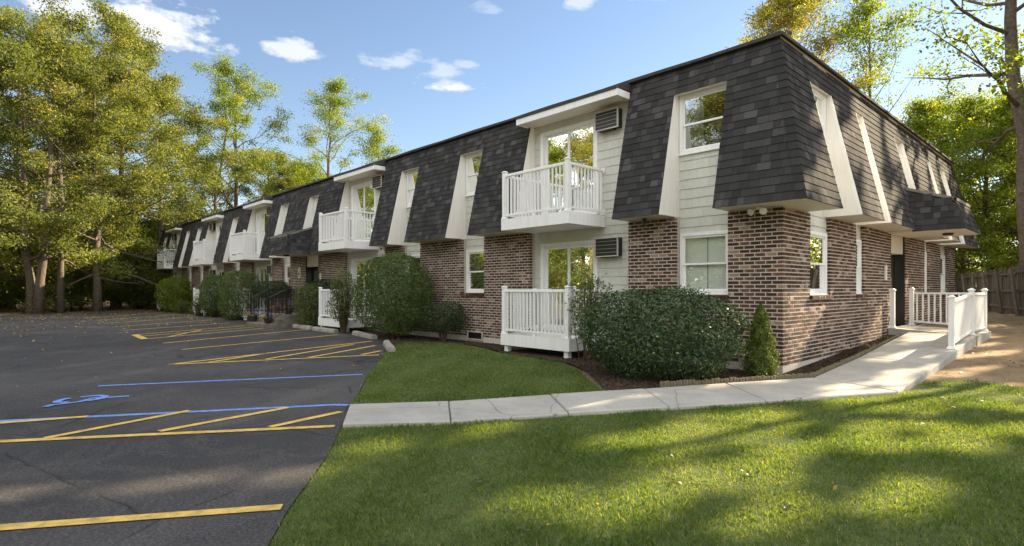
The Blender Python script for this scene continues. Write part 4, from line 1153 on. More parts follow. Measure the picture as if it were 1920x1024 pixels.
# entry steps with black railings
stp = thing('entry_steps', 'concrete entry steps and landing below the number four door', 'steps', (-18.3, -1, 0))
TS = lambda x, y, z: (x + 18.3, y + 1, z)
for (y0, y1, z1, nm) in ((-2.18, -1.83, .155, 'step'), (-1.83, -1.47, .315, 'step'), (-1.47, -.02, .47, 'landing')):
    b = MB(TS); x0, x1 = -19.3, -17.3
    b.hexa([(x0, y0, -.05), (x1, y0, -.05), (x1, y1 - .002, -.05), (x0, y1 - .002, -.05), (x0, y0, z1 - .02), (x1, y0, z1 - .02), (x1, y1 - .002, z1 - .02), (x0, y1 - .002, z1 - .02)])
    b.hexa([(x0, y0, z1 - .02), (x1, y0, z1 - .02), (x1, y1 - .002, z1 - .02), (x0, y1 - .002, z1 - .02), (x0 + .012, y0 + .015, z1), (x1 - .012, y0 + .015, z1), (x1 - .012, y1 - .002, z1), (x0 + .012, y1 - .002, z1)])
    b.build(nm, 'steps_concrete', stp)
for xs, lb in ((-17.42, 'black metal handrail on the right side of the entry steps'), (-19.18, 'black metal handrail on the left side of the entry steps')):
    hr = thing('handrail', lb, 'handrail', (xs, -1.4, .3), group='black handrails at the entry steps')
    TH = lambda x, y, z: (x - xs, y + 1.4, z - .3)
    pts = [(xs, -2.05, .155, .93), (xs, -1.36, .47, .93), (xs, -.1, .47, .93)]
    for (x, y, z, h) in pts:
        b = MB(TH); b.box(x - .025, x + .025, y - .025, y + .025, z, z + h + .04); b.build('post', 'black', hr)
    for (p, q) in zip(pts, pts[1:]):
        for nm, zo, r in (('top_rail', .93, .022), ('bottom_rail', .10, .014)):
            b = MB(TH); b.tube([(p[0], p[1] + .02, p[2] + zo), (q[0], q[1] - .02, q[2] + zo)], r, 6); b.build(nm, 'black', hr)
        n_ = int((q[1] - p[1]) / .115)
        for j in range(1, n_):
            f = j / n_; y = p[1] + (q[1] - p[1]) * f; z = p[2] + (q[2] - p[2]) * f
            b = MB(); b.box(-.009, .009, -.009, .009, .1, .93); o = b.build('baluster', 'black', hr); o.location = (0, y + 1.4, z - .3)

# wheel stops at the head of the bays
wsl = ['concrete wheel stop at the corner of the small lawn, end on', 'low concrete wheel stop under the big burning bush', 'low concrete wheel stop in front of the second deck', 'low concrete wheel stop just right of the entry steps', 'low concrete wheel stop left of the entry steps']
for (a, c), lb in zip((((-8.95, -2.15), (-7.35, -2.95)), ((-12.5, -1.18), (-10.6, -1.55)), ((-15.2, -1.28), (-13.4, -1.34)), ((-17.1, -1.2), (-15.6, -1.2)), ((-22.3, -1.0), (-20.4, -1.05))), wsl):
    a, c = Vector((*a, 0)), Vector((*c, 0)); t = thing('wheel_stop', lb, 'wheel stop', (a + c) / 2, math.atan2(c.y - a.y, c.x - a.x), 'concrete wheel stops')
    h = (c - a).length / 2; b = MB()
    prof = [(-.09, -.01), (.09, -.01), (.085, .08), (.05, .125), (-.05, .125), (-.085, .08)]
    for (x0, x1) in ((-h, -h + .04), (-h + .04, h - .04), (h - .04, h)):
        s0, s1 = (.9 if x0 == -h else 1), (.9 if x1 == h else 1)
        for i in range(6):
            (y0, z0), (y1, z1) = prof[i], prof[(i + 1) % 6]
            b.poly([(x0, y0 * s0, z0 * s0), (x1, y0 * s1, z0 * s1), (x1, y1 * s1, z1 * s1), (x0, y1 * s0, z1 * s0)][::-1])
    b.poly([(-h, y * .9, z * .9) for y, z in prof]); b.poly([(h, y * .9, z * .9) for y, z in prof][::-1])
    b.build('concrete_block', 'concrete', t)

# flower pots
def blob_leaves(name, n, rx, ry, rz, cz, size, mat, par, r=rng):
    C = r.normal(size=(n, 3)); C /= np.linalg.norm(C, axis=1)[:, None]; C *= (r.uniform(.5, 1, n) ** .5)[:, None]; C[:, 2] = np.abs(C[:, 2])
    C = C * np.array([rx, ry, rz]) + np.array([0, 0, cz])
    return link(bpy.data.objects.new(name, leaves(name, C, r.uniform(.7, 1.2, n) * size, r.uniform(0, 1, n), mat, up=.9)), par)


for (x, y, z, mt, sc, lb) in ((-19.15, -2.0, .155, 'pot', 1.15, 'dark pot of purple and yellow flowers left on the bottom step'), (-17.62, -1.98, .155, 'pot', 1.0, 'dark pot of purple and yellow flowers against the right handrail post, bottom step'),
                              (-18.95, -1.2, .47, 'claypot', 1.0, 'brown pot of purple and yellow flowers at left on the landing'), (-17.62, -1.2, .47, 'claypot', 1.1, 'brown pot of purple and yellow flowers at right on the landing')):
    t = thing('flower_pot', lb, 'flower pot', (x, y, z), group='flower pots on the entry steps')
    b = MB(); b.tube([(0, 0, 0), (0, 0, .17 * sc), (0, 0, .17 * sc), (0, 0, .2 * sc), (0, 0, .2 * sc), (0, 0, .17 * sc)], [.10 * sc, .135 * sc, .15 * sc, .15 * sc, .13 * sc, .12 * sc], 16); b.build('pot', mt, t, smooth=False)
    blob_leaves('foliage', 220, .17 * sc, .17 * sc, .14 * sc, .18 * sc, .05, 'leaf_shrub', t)
    f = blob_leaves('purple_flowers', 170, .18 * sc, .15 * sc, .24 * sc, .22 * sc, .042, 'purple', t); f.location = (-.02, .06, 0)
    f = blob_leaves('yellow_flowers', 90, .17 * sc, .10 * sc, .10 * sc, .20 * sc, .045, 'orange', t); f.location = (.01, -.10, 0)

# ---------------------------------------------------------------- shrubs
def shrub(name, label, cat, x, y, rx, ry, h, mat, n, size, seed, lift=.0, lump=.14, sq=2.6, stems=10, group=None, inner=.22, top_flat=1.0, splay=.5, z=0.01):
    r = np.random.default_rng(seed); t = thing(name, label, cat, (x, y, z), group=group)
    D = r.normal(size=(n, 3)); D /= np.linalg.norm(D, axis=1)[:, None]
    k = (np.abs(D) ** sq).sum(1) ** (-1 / sq)                     # superellipsoid radius
    ph = r.uniform(0, 6.28, (5, 3)); fq = r.uniform(2.5, 6, (5, 3))
    lum = sum(np.sin(D @ fq[i] + ph[i, 0]) * np.sin(D[:, 2] * fq[i, 1] * 1.3 + ph[i, 1]) for i in range(5)) / 5
    rad = 1 + lump * lum * 2.2 + r.normal(0, .045, n)
    ins = r.random(n) < inner; rad = np.where(ins, rad * r.uniform(.5, .95, n), rad)
    hh = (h - lift) / 2
    C = D * (k * rad)[:, None] * np.array([rx, ry, hh]); C[:, 2] += lift + hh; C[:, 2] = np.maximum(C[:, 2], .02)
    o = D / np.array([rx, ry, hh]); o /= np.linalg.norm(o, axis=1)[:, None]
    var = np.clip(r.normal(.45, .22, n) + np.where(rad > 1.05, .12, 0), 0, 1)
    link(bpy.data.objects.new('foliage', leaves('foliage', C, size * r.uniform(.65, 1.25, n), var, mat, up=.35, outn=o * 1.1, drng=r)), t)
    b = MB()
    for i in range(stems):
        a = r.uniform(0, 6.28); q = r.uniform(.1, .75)
        p0 = Vector((math.cos(a) * rx * .15, math.sin(a) * ry * .15, -.03)); p2 = Vector((math.cos(a) * rx * q, math.sin(a) * ry * q, h * r.uniform(.6, .92)))
        p1 = p0.lerp(p2, .5) + Vector((r.normal(0, .04), r.normal(0, .04), h * .04)) - Vector((math.cos(a), math.sin(a), 0)) * rx * .08
        b.tube([p0, p1, p2], [.016, .012, .004], 5)
        for j in range(3):
            f = r.uniform(.4, .9); q0 = p0.lerp(p2, f); d = Vector((r.normal(0, .5), r.normal(0, .5), .6)) * .25 * min(1, h)
            b.tube([q0, q0 + d], [.006, .002], 4)
    if stems: b.build('stems', 'twig', t)
    return t


shrub('holly_bush', 'big round glossy dark holly bush beside the walk near the corner', 'bush', -1.33, -1.60, 1.24, 1.06, 1.40, 'leaf_holly', 30000, .047, 1, lump=.075, sq=2.2, stems=8, inner=.35)
shrub('burning_bush', 'tall clipped round green bush in front of the second deck', 'bush', -10.5, -.98, 1.28, .85, 2.34, 'leaf_shrub', 27000, .055, 2, lift=.2, lump=.08, sq=2.6, stems=26, inner=.4)
shrub('yew_bush', 'low flat topped dark yew against the brick beside the crawl vent', 'bush', -8.7, -.55, .58, .45, 1.0, 'leaf_yew', 6500, .045, 3, lift=.30, lump=.08, sq=3.6, stems=18)
shrub('leggy_bush', 'thin leggy bush with bare brown stems right of second deck', 'bush', -13.2, -1.2, .48, .42, 2.0, 'leaf_light', 3600, .06, 4, lift=.35, lump=.3, sq=2.2, stems=30, inner=.5)
shrub('leggy_bush', 'ragged light green bush between the entry steps and second deck', 'bush', -16.35, -.95, .62, .5, 1.55, 'leaf_light', 5200, .06, 5, lift=.1, lump=.22, sq=2.8, stems=24, inner=.4)
shrub('hedge', 'flat topped dark yew hedge behind the left handrail of entry steps', 'hedge', -21.2, -.55, 1.6, .35, 1.72, 'leaf_yew', 8000, .055, 6, lift=1.05, lump=.1, sq=4, stems=16)
shrub('hedge', 'flat topped dark yew hedge right of the entry landing by the wall', 'hedge', -16.3, -.33, .95, .28, 1.75, 'leaf_yew', 5000, .055, 7, lift=1.15, lump=.1, sq=4, stems=10)
shrub('clipped_bush', 'clipped rounded green bush just left of the steps railing', 'bush', -23.9, -1.0, .95, .75, 2.15, 'leaf_shrub', 19000, .06, 8, lift=.12, lump=.08, sq=3.2, stems=14)
shrub('clipped_bush', 'smaller clipped rounded bush beyond the one beside the steps', 'bush', -27.7, -1.0, .75, .6, 2.05, 'leaf_shrub', 15000, .06, 9, lift=.2, lump=.09, sq=3.0, stems=14)
shrub('viburnum_bush', 'wide loose bush with yellowing leaves near the far end', 'bush', -36.2, -.9, 1.55, .85, 2.1, 'leaf_maple', 17000, .07, 10, lift=.1, lump=.2, sq=2.4, stems=14)
shrub('viburnum_bush', 'bush at the far left end of the building by the woods', 'bush', -45.4, -.9, 1.3, 1.0, 1.5, 'leaf_shrub', 7000, .09, 11, lump=.2, sq=2.3, stems=6)
shrub('sparse_bush', 'thin pale bush with few leaves in front of the fourth deck', 'bush', -28.9, -1.45, .62, .4, 1.15, 'leaf_light', 1300, .06, 12, lump=.3, sq=2, stems=26, inner=.6)
shrub('sparse_bush', 'low pale twiggy bush at foot of the yellowing wide bush', 'bush', -32.6, -1.35, .55, .35, .8, 'leaf_light', 1500, .06, 13, lump=.3, sq=2, stems=18, inner=.6)

# rose bush: upright canes with leaves in loose clumps
ro = thing('rose_bush', 'loose upright rose bush between the small deck and the holly', 'bush', (-3.35, -.95, .01))
r_ = np.random.default_rng(21); b = MB(); CC = []
for i in range(15):
    a = r_.uniform(0, 6.28); q = r_.uniform(.1, .5); h = r_.uniform(1.05, 1.72)
    p0 = Vector((r_.normal(0, .08), r_.normal(0, .06), -.02)); p2 = Vector((math.cos(a) * q * 1.25, math.sin(a) * q * .7, h)); p1 = p0.lerp(p2, .55) + Vector((r_.normal(0, .05), r_.normal(0, .05), .08))
    b.tube([p0, p1, p2], [.010, .007, .003], 5)
    for j in range(7):
        f = r_.uniform(.5, 1.0); c = p0.lerp(p2, f); e = c + Vector((r_.normal(0, .13), r_.normal(0, .1), r_.normal(.03, .06))); b.tube([c, e], [.004, .002], 4)
        for k in range(24): CC.append(e + Vector((r_.normal(0, .065), r_.normal(0, .065), r_.normal(0, .05))))
b.build('stems', 'twig', ro)
CC = np.array(CC); n = len(CC)
link(bpy.data.objects.new('foliage', leaves('foliage', CC, .052 * r_.uniform(.7, 1.2, n), np.clip(r_.normal(.5, .25, n), 0, 1), 'leaf_light', up=.8)), ro)
# arborvitae: narrow cone of upright sprays
av = thing('arborvitae', 'small narrow arborvitae at the brick corner of the building', 'shrub', (-.17, -.46, .01))
r_ = np.random.default_rng(22); n = 11000
h = r_.uniform(0, 1, n) ** 1.25; a = r_.uniform(0, 6.28, n)
rad = (.265 * (1 - h) ** .62 * (1 - .25 * np.exp(-h * 12))) * (1 + .22 * np.sin(a * 5 + h * 14) + .2 * np.sin(a * 3 - h * 23) + .1 * np.sin(a * 9 + h * 41)) * np.sqrt(r_.uniform(.45, 1.1, n))
C = np.stack([np.cos(a) * rad, np.sin(a) * rad, .02 + h * 1.14], 1)
o = np.stack([np.cos(a), np.sin(a), np.zeros(n)], 1)
link(bpy.data.objects.new('foliage', leaves('foliage', C, .038 * r_.uniform(.6, 1.3, n), np.clip(r_.normal(.5, .25, n), 0, 1), 'leaf_arb', up=0, outn=o, aspect=.4)), av)
b = MB(); b.tube([(0, 0, -.02), (0, 0, .6), (0, 0, 1.05)], [.02, .014, .004], 6); b.build('trunk', 'twig', av)

# ---------------------------------------------------------------- trees
def gen_tree(seed, H, RAD, base, nl, leafn, lsize, mat, bark='bark', tr=.28, lean=(0, 0), airy=1.0, up0=.25, fork=False, flat=.55, sig=.33, wob=.25, mask=None):
    """returns (trunk mesh, crown mesh): tapered trunk, limbs, twigs, leaves in sprays at the twig ends"""
    r = np.random.default_rng(seed); b = MB(); CL_ = []
    def rv(s): return Vector(r.normal(0, s, 3))
    stems = []
    n = 9
    for st in range(2 if fork else 1):
        off = Vector((.35 * st, .1 * st, 0)); pts = []; w = Vector((0, 0, 0))
        for i in range(n + 1):
            f = i / n
            if i > 1: w += Vector((r.normal(0, wob * .35), r.normal(0, wob * .35), 0))
            sp_ = (Vector((.55, .25, 0)) if st else Vector((-.45, -.15, 0))) * f * H * .10 if fork else Vector()
            pts.append(off + w + sp_ + Vector((lean[0] * f, lean[1] * f, f * H * .94 - (.15 if i == 0 else 0))))
        rad = [tr * (1.28 if i == 0 else 1) * (1 - .93 * (i / n)) ** .85 * (.8 if fork else 1) for i in range(n + 1)]
        b.tube(pts, rad, 9); stems.append((pts, rad))
    def at_(pts, f):
        x = f * (len(pts) - 1); i = min(int(x), len(pts) - 2); return pts[i].lerp(pts[i + 1], x - i)
    for li in range(nl):
        pts, rad = stems[li % len(stems)]
        rel = ((li + r.uniform(.1, .9)) / nl) ** .9; hz = base + (H * .93 - base) * rel; f = min(.99, hz / (H * .94))
        p0 = at_(pts, f); rr_ = max(.018, min(.11, tr * (1 - .93 * f) ** .85 * .42))
        a = li * 2.4 + r.normal(0, .4); prof = (.42 + .58 * math.sin(math.pi * min(1, .30 + rel * .62))) * (1.0 if rel < .8 else 1.25 - rel * .7)
        L = RAD * prof * r.uniform(.65, 1.2); ev = up0 + .75 * rel + r.normal(0, .12)
        d = Vector((math.cos(a) * math.cos(ev), math.sin(a) * math.cos(ev), math.sin(ev))); P = [p0]; 
        for s in range(5):
            d = (d + rv(.16) + Vector((0, 0, .05))).normalized(); P.append(P[-1] + d * L / 5)
        if mask is None or mask(np.array([tuple(q) for q in P[2:]]), r).mean() > .7: b.tube(P, [rr_ * (1 - .18 * i) for i in range(6)], 6, cap=False)
        ns = 5
        for s in range(ns):
            fs = r.uniform(.3, .98); q0 = at_(P, fs); dd = (d + rv(.75)).normalized(); dd.z = dd.z * .6 + .1; l2 = L * r.uniform(.22, .5)
            Q = [q0, q0 + dd * l2 * .5 + rv(.06), q0 + dd * l2 + rv(.1)]
            if mask is None or mask(np.array([tuple(q) for q in Q]), r).all(): b.tube(Q, [rr_ * .36, rr_ * .22, .008], 4, cap=False)
            for g in (.45, .75, 1.0): CL_.append((at_(Q, g), l2))
        CL_.append((P[-1], L * .3)); CL_.append((P[-2], L * .3))
    for (pts, rad) in stems: CL_ += [(pts[-1], 1), (pts[-2], 1)]
    K_ = len(CL_); cen = np.array([c for c, _ in CL_]); cv = r.normal(0, .2, K_)
    keep = r.random(K_) < airy; cen = cen[keep]; cv = cv[keep]; K_ = len(cen)
    wt = r.uniform(.1, 2.2, K_); idx = r.choice(K_, leafn, p=wt / wt.sum())
    C = cen[idx] + r.normal(size=(leafn, 3)) * np.array([sig, sig, sig * flat])
    if mask: C = C[mask(C, r)]; idx = idx[:len(C)]
    var = np.clip(.42 + cv[idx] * .8 + r.normal(0, .15, len(C)), 0, 1)
    return b.mesh('trunk', bark, smooth=True), leaves('crown', C, lsize * r.uniform(.6, 1.3, len(C)), var, mat, up=.8, drng=r)


TV = {
    'oak': gen_tree(101, 18, 5.6, 2.6, 40, 52000, .15, 'leaf_oak', tr=.30, fork=True, up0=-.1, airy=.6, sig=.36),
    'oak2': gen_tree(102, 17, 6.0, 1.8, 40, 56000, .15, 'leaf_oak', tr=.25, up0=-.25, airy=.64, sig=.36),
    'tall': gen_tree(103, 21, 4.4, 5.0, 36, 38000, .15, 'leaf_oak', tr=.25, up0=.25, airy=.58),
    'locust': gen_tree(104, 22, 6.2, 5.0, 26, 25000, .145, 'leaf_maple', tr=.27, airy=.52, up0=.35, sig=.36, wob=.6),
    'locust2': gen_tree(105, 20, 5.6, 4.0, 24, 23000, .145, 'leaf_maple', tr=.24, airy=.52, up0=.4, sig=.36, wob=.7),
    'maple': gen_tree(106, 12, 4.6, 1.6, 36, 50000, .13, 'leaf_maple', bark='bark_dark', tr=.22, up0=.1, airy=.85),
    'maple2': gen_tree(107, 11, 4.2, 1.0, 34, 46000, .13, 'leaf_maple', bark='bark_dark', tr=.2, up0=.05, airy=.85),
    'gold': gen_tree(108, 20, 5.2, 7.0, 28, 34000, .135, 'leaf_gold', tr=.26, airy=.75, up0=.4),
    'thin': gen_tree(109, 17, 3.8, 6.0, 20, 10000, .15, 'leaf_maple', tr=.16, airy=.6, up0=.6, sig=.38, wob=.7),
    
    'under': gen_tree(111, 6.5, 3.2, .5, 24, 16000, .16, 'leaf_wood', bark='bark_dark', tr=.10, up0=.1, sig=.45, flat=.6),
}
# (masked below)
# gaps in the tall trees right of the lawn, where sunbeams reach lawn, ramp and wall (capsules on the ground, along the sun)
BEAM = [(.9, -5.2, 1.2, -3.3, .42), (1.35, -6.9, 1.85, -5.1, .27), (1.85, -4.6, 2.3, -2.5, .2), (1.7, -1.6, 2.8, .9, .5), (2.5, -3.6, 3.1, -1.9, .2), (2.2, -6.5, 2.35, -5.8, .14), (-.5, -7.85, -1.5, -9.7, .1),
        (1.2, -1.2, 1.6, 1.6, .13), (.55, 1.8, 1.2, 2.5, .12), (.8, 5.0, 1.5, 6.6, .35), (-.45, -2.0, -.1, -.3, .3), (-.3, .3, -.3, .6, .28), (-.45, 4.9, -.1, 4.0, .28), (-.17, 5.7, -.1, 6.4, .35), (3.2, -.6, 3.6, .9, .3), (2.6, -5.6, 2.9, -4.6, .16)]


def beam_mask(ox, oy, oz):
    def f(C, r):
        k = (C[:, 2] + oz) / sd.z; gx_, gy_ = C[:, 0] + ox - sd.x * k, C[:, 1] + oy - sd.y * k
        keep = np.ones(len(C), bool)
        for (x0, y0, x1, y1, w) in BEAM:
            dx_, dy_ = x1 - x0, y1 - y0; t = np.clip(((gx_ - x0) * dx_ + (gy_ - y0) * dy_) / (dx_ * dx_ + dy_ * dy_), 0, 1)
            d = np.hypot(gx_ - x0 - t * dx_, gy_ - y0 - t * dy_) + .12 * np.sin(gx_ * 7 + gy_ * 3) + r.normal(0, .05, len(C))
            keep &= ~(d < w * 1.25 + .06)
        wav = np.sin(gx_ * 3.1 + 2 * np.sin(gy_ * .8)) * np.sin(gy_ * 1.3 + 1.7 * np.sin(gx_ * 1.9))
        wv2 = np.sin(gx_ * 4.3 + 2.2 * np.sin(gy_ * 1.1 + .6)) * np.sin(gy_ * 2.1 + 1.9 * np.sin(gx_ * 1.6))
        keep &= ~((wav > .45) & (gy_ > 1.5) | (np.maximum(wav - .25, wv2) > .16) & (gx_ < -.35) & (gx_ > -2.4) & (gy_ > -7.4))       # dapples on the yard and the end roof
        return keep
    return f


TV['big'] = gen_tree(110, 22, 6.0, 6.5, 26, 19000, .14, 'leaf_maple', tr=.36, lean=(-1.5, -.7), airy=.65, up0=.15, sig=.36, wob=.4, mask=beam_mask(1.6, 19.9, .4))


def tree(kind, name, label, x, y, sc=1.0, rz=0, group=None, zs=None):
    tm, cm = TV[kind]; t = thing(name, label, 'tree', (x, y, terr(x, y) - .03), rz, group)
    t.scale = (sc, sc, zs or sc)
    link(bpy.data.objects.new('trunk', tm), t); link(bpy.data.objects.new('crown', cm), t)
    return t


G1 = 'trees of the wood beyond the parking lot'
for a in [('oak', 'oak_tree', 'big double trunked oak at the left edge of the parking lot', -39.3, -7.5, 1.02, .4), ('tall', 'oak_tree', 'slim trunked tree just right of the double trunk oak', -39.6, -6.2, .78, 1.0),
          ('oak2', 'oak_tree', 'tree with broad drooping sunlit lower branches over the lot corner', -40.4, -4.3, .98, 2.2), ('tall', 'oak_tree', 'tallest tree of the left wood reaching the top of the sky', -45.7, -2.6, 1.05, 3.1),
          ('oak2', 'oak_tree', 'rounded tree nearest the far left end of the building', -48.1, .9, 1.08, 4.0), ('locust', 'locust_tree', 'airy tall tree with bare limbs seen above the far roof end', -53.6, 7.9, 1.05, 0),
          ('locust', 'locust_tree', 'airy tall tree with straight dark trunk above the third eave', -49.6, 15.1, 1.02, 2.0), ('thin', 'locust_tree', 'thin sparse young tree right of the tall airy pair', -43.7, 17.2, .98, 1.0),
          ('thin', 'locust_tree', 'small tree top just showing over the roof right of second balcony', -37.3, 18.5, .80, 3), ('gold', 'locust_tree', 'yellow green tree top peeping over the roof above nearest balcony', -27.6, 20.4, .72, 1),
          ('oak', 'oak_tree', 'dense tree deep behind the far roof end', -61.6, 5.3, .95, 2), ('oak2', 'oak_tree', 'dense tree in the second row between the two airy trees', -59.7, 13.1, .98, 5), ('tall', 'oak_tree', 'back row tall tree behind the double oak', -56.1, -3.6, 1.08, 1),
          ('oak', 'oak_tree', 'back row tree at the far left of the picture', -52.1, -8.1, 1.1, 3.7), ('oak2', 'oak_tree', 'tree at the very left edge of the picture beyond the lot', -45.4, -10.0, 1.1, .9), ('locust2', 'locust_tree', 'airy leaning tree beside the rounded tree left of the building', -48.9, 4.6, .92, 1.4),
          ('maple', 'maple_tree', 'bushy tree behind the far roof below the airy trees', -55.4, 15.5, 1.2, 2), ('oak2', 'oak_tree', 'lower round tree filling the gap under the airy pair', -50.5, 11.6, .72, .3), ('maple2', 'maple_tree', 'low bushy tree behind the roof beside the thin young tree', -46.6, 19.5, 1.05, 2.6)]: tree(*a, group=G1)
G2 = 'trees behind the building and yard fence'
for a in [('gold', 'maple_tree', 'yellow turning tree rising behind the near roof corner', -10.7, 27.5, 1.06, .5), ('thin', 'locust_tree', 'thin branched sparse tree above the end roof slope', -6.7, 28.9, 1.12, 0),
          ('big', 'maple_tree', 'tall thick trunked tree at the right edge of the picture', 1.6, 19.9, 1.0, 0), ('maple', 'maple_tree', 'dense sunlit yellow green tree behind the fence near building end', -3.9, 32.1, 1.0, 1), ('maple2', 'maple_tree', 'bushy bright tree behind the fence at mid right', -1.0, 29.3, .98, 2),
          ('maple', 'maple_tree', 'bushy tree behind the fence by the thick trunk', 2.2, 26.6, .95, 4), ('maple2', 'maple_tree', 'tree farther back between the roof end and fence trees', -7.2, 40.3, 1.1, 3), ('maple', 'maple_tree', 'tree far behind the fence filling the gap at right', .5, 38.0, 1.1, 5)]: tree(*a, group=G2)
# understorey of the wood (every shrub its own) and the wood beyond as one mass
ul = 'small leafy understorey tree in the shade of the left wood'
for i, (x, y, s) in enumerate([(-44, -7.2, .7), (-43.5, -10, .8), (-46.5, -4.5, .8), (-46, -1.2, .75), (-50, -5.5, 1), (-51, -1.5, 1), (-49.5, 2.8, .8), (-54, 1, 1.1), (-55, -9, 1.1), (-50.5, -12, 1), (-47, -14, .9), (-57, 5, 1.1), (-53.5, 10.5, 1), (-50, 8, .9), (-42.6, -5.4, .5), (-44.2, -3.0, .6), (-45.8, -9.0, .75), (-48.5, -7.3, .9), (-47, 1.2, .7)]):
    tree('under', 'understorey_tree', ul, x, y, s, i * 1.3, 'understorey trees in the left wood')
for i, (x, y, s) in enumerate([(-5.2, 27.0, .62), (-2.6, 33.5, .8), (3.5, 22.5, .7), (5, 20, .7), (-7.5, 35, .9), (1.5, 31, .8)]):
    tree('under', 'understorey_tree', 'small leafy tree low behind the yard fence', x, y, s, i * 1.7, 'understorey trees behind the fence')
wr = np.random.default_rng(77); nW = 46000
wa = wr.uniform(-.72, .95, nW); wd = wr.uniform(66, 88, nW)      # a deep belt of wood to the left and behind
wx = -wd * np.cos(wa) + 2; wy = -9 + wd * np.sin(wa); wz = np.abs(wr.normal(0, 1, nW)) * 5.0 + .2
wz = np.minimum(wz, 13 + 2 * np.sin(wx * .4) + 2 * np.cos(wy * .5))
link(bpy.data.objects.new('far_woodland', leaves('far_woodland', np.stack([wx, wy, wz], 1), wr.uniform(.35, .8, nW), wr.uniform(0, 1, nW), 'leaf_wood', up=.5)), kind='stuff')
tk = MB()
for i in range(90):
    a_, d_ = wr.uniform(-.7, .9), wr.uniform(58, 80); x, y = -d_ * math.cos(a_) + 2, -9 + d_ * math.sin(a_)
    tk.tube([(x, y, 0), (x + wr.normal(0, .3), y + wr.normal(0, .3), wr.uniform(7, 12))], [wr.uniform(.1, .22), .06], 5)
tk.build('far_trunks', 'bark_dark', None, kind='stuff')
nR = 22000; ra = wr.uniform(-.5, .6, nR); rd = wr.uniform(48, 66, nR)
link(bpy.data.objects.new('far_woodland', leaves('far_woodland', np.stack([2 + rd * np.sin(ra), -9 + rd * np.cos(ra), .4 + np.abs(wr.normal(0, 1, nR)) * 3.6], 1), wr.uniform(.3, .7, nR), wr.uniform(0, 1, nR), 'leaf_maple', up=.5)), kind='stuff')
# trees outside the frame: right of the lawn (they shade it) and across the lot (the windows mirror them)
for i, (x, y, H, rad, cb) in enumerate([(5.6, 14.5, 15, 4.4, 4.5), (9.2, 12.0, 15, 4.6, 4), (5.4, 22.5, 18, 4.6, 5), (9.6, 19.0, 18, 5, 5), (13.5, 15.5, 17, 5, 4), (13.5, 23.5, 19, 5.2, 5), (9.0, 27.0, 20, 5, 6), (17.5, 19.5, 18, 5.2, 4)]):
    z = terr(x, y) - .03
    TV['shade'] = gen_tree(200 + i, H, rad, cb, 32, 24000, .22, 'leaf_maple', tr=.22, up0=.15, sig=.5, flat=.6, mask=beam_mask(x, y, z))
    tree('shade', 'shade_tree', 'tall tree beyond the right edge of the lawn', x, y, 1, 0, 'shade trees right of the lawn')
for i in range(17):
    k = ('oak2', 'maple', 'oak', 'gold', 'maple2', 'oak2')[i % 6]
    tree(k, 'lot_tree', 'tree across the parking lot from the front of the building', -70 + i * 4.7, -29.5 - 2.4 * ((i * 7) % 3), (1.0, 1.4, .98, .95, 1.4, 1.05)[i % 6], i * 1.1, 'trees across the parking lot')
for i in range(14):
    tree('under', 'lot_shrub', 'leafy undergrowth tree across the parking lot', -60 + i * 4.9, -27.8 - 1.2 * (i % 2), .8, i * 1.9, 'undergrowth across the parking lot')
nB = 26000; bx = wr.uniform(-95, 45, nB); by = wr.uniform(-62, -46, nB)
link(bpy.data.objects.new('far_woodland', leaves('far_woodland', np.stack([bx, by, .3 + np.abs(wr.normal(0, 1, nB)) * 4.5], 1), wr.uniform(.4, .9, nB), wr.uniform(0, 1, nB), 'leaf_maple', up=.5)), kind='stuff')

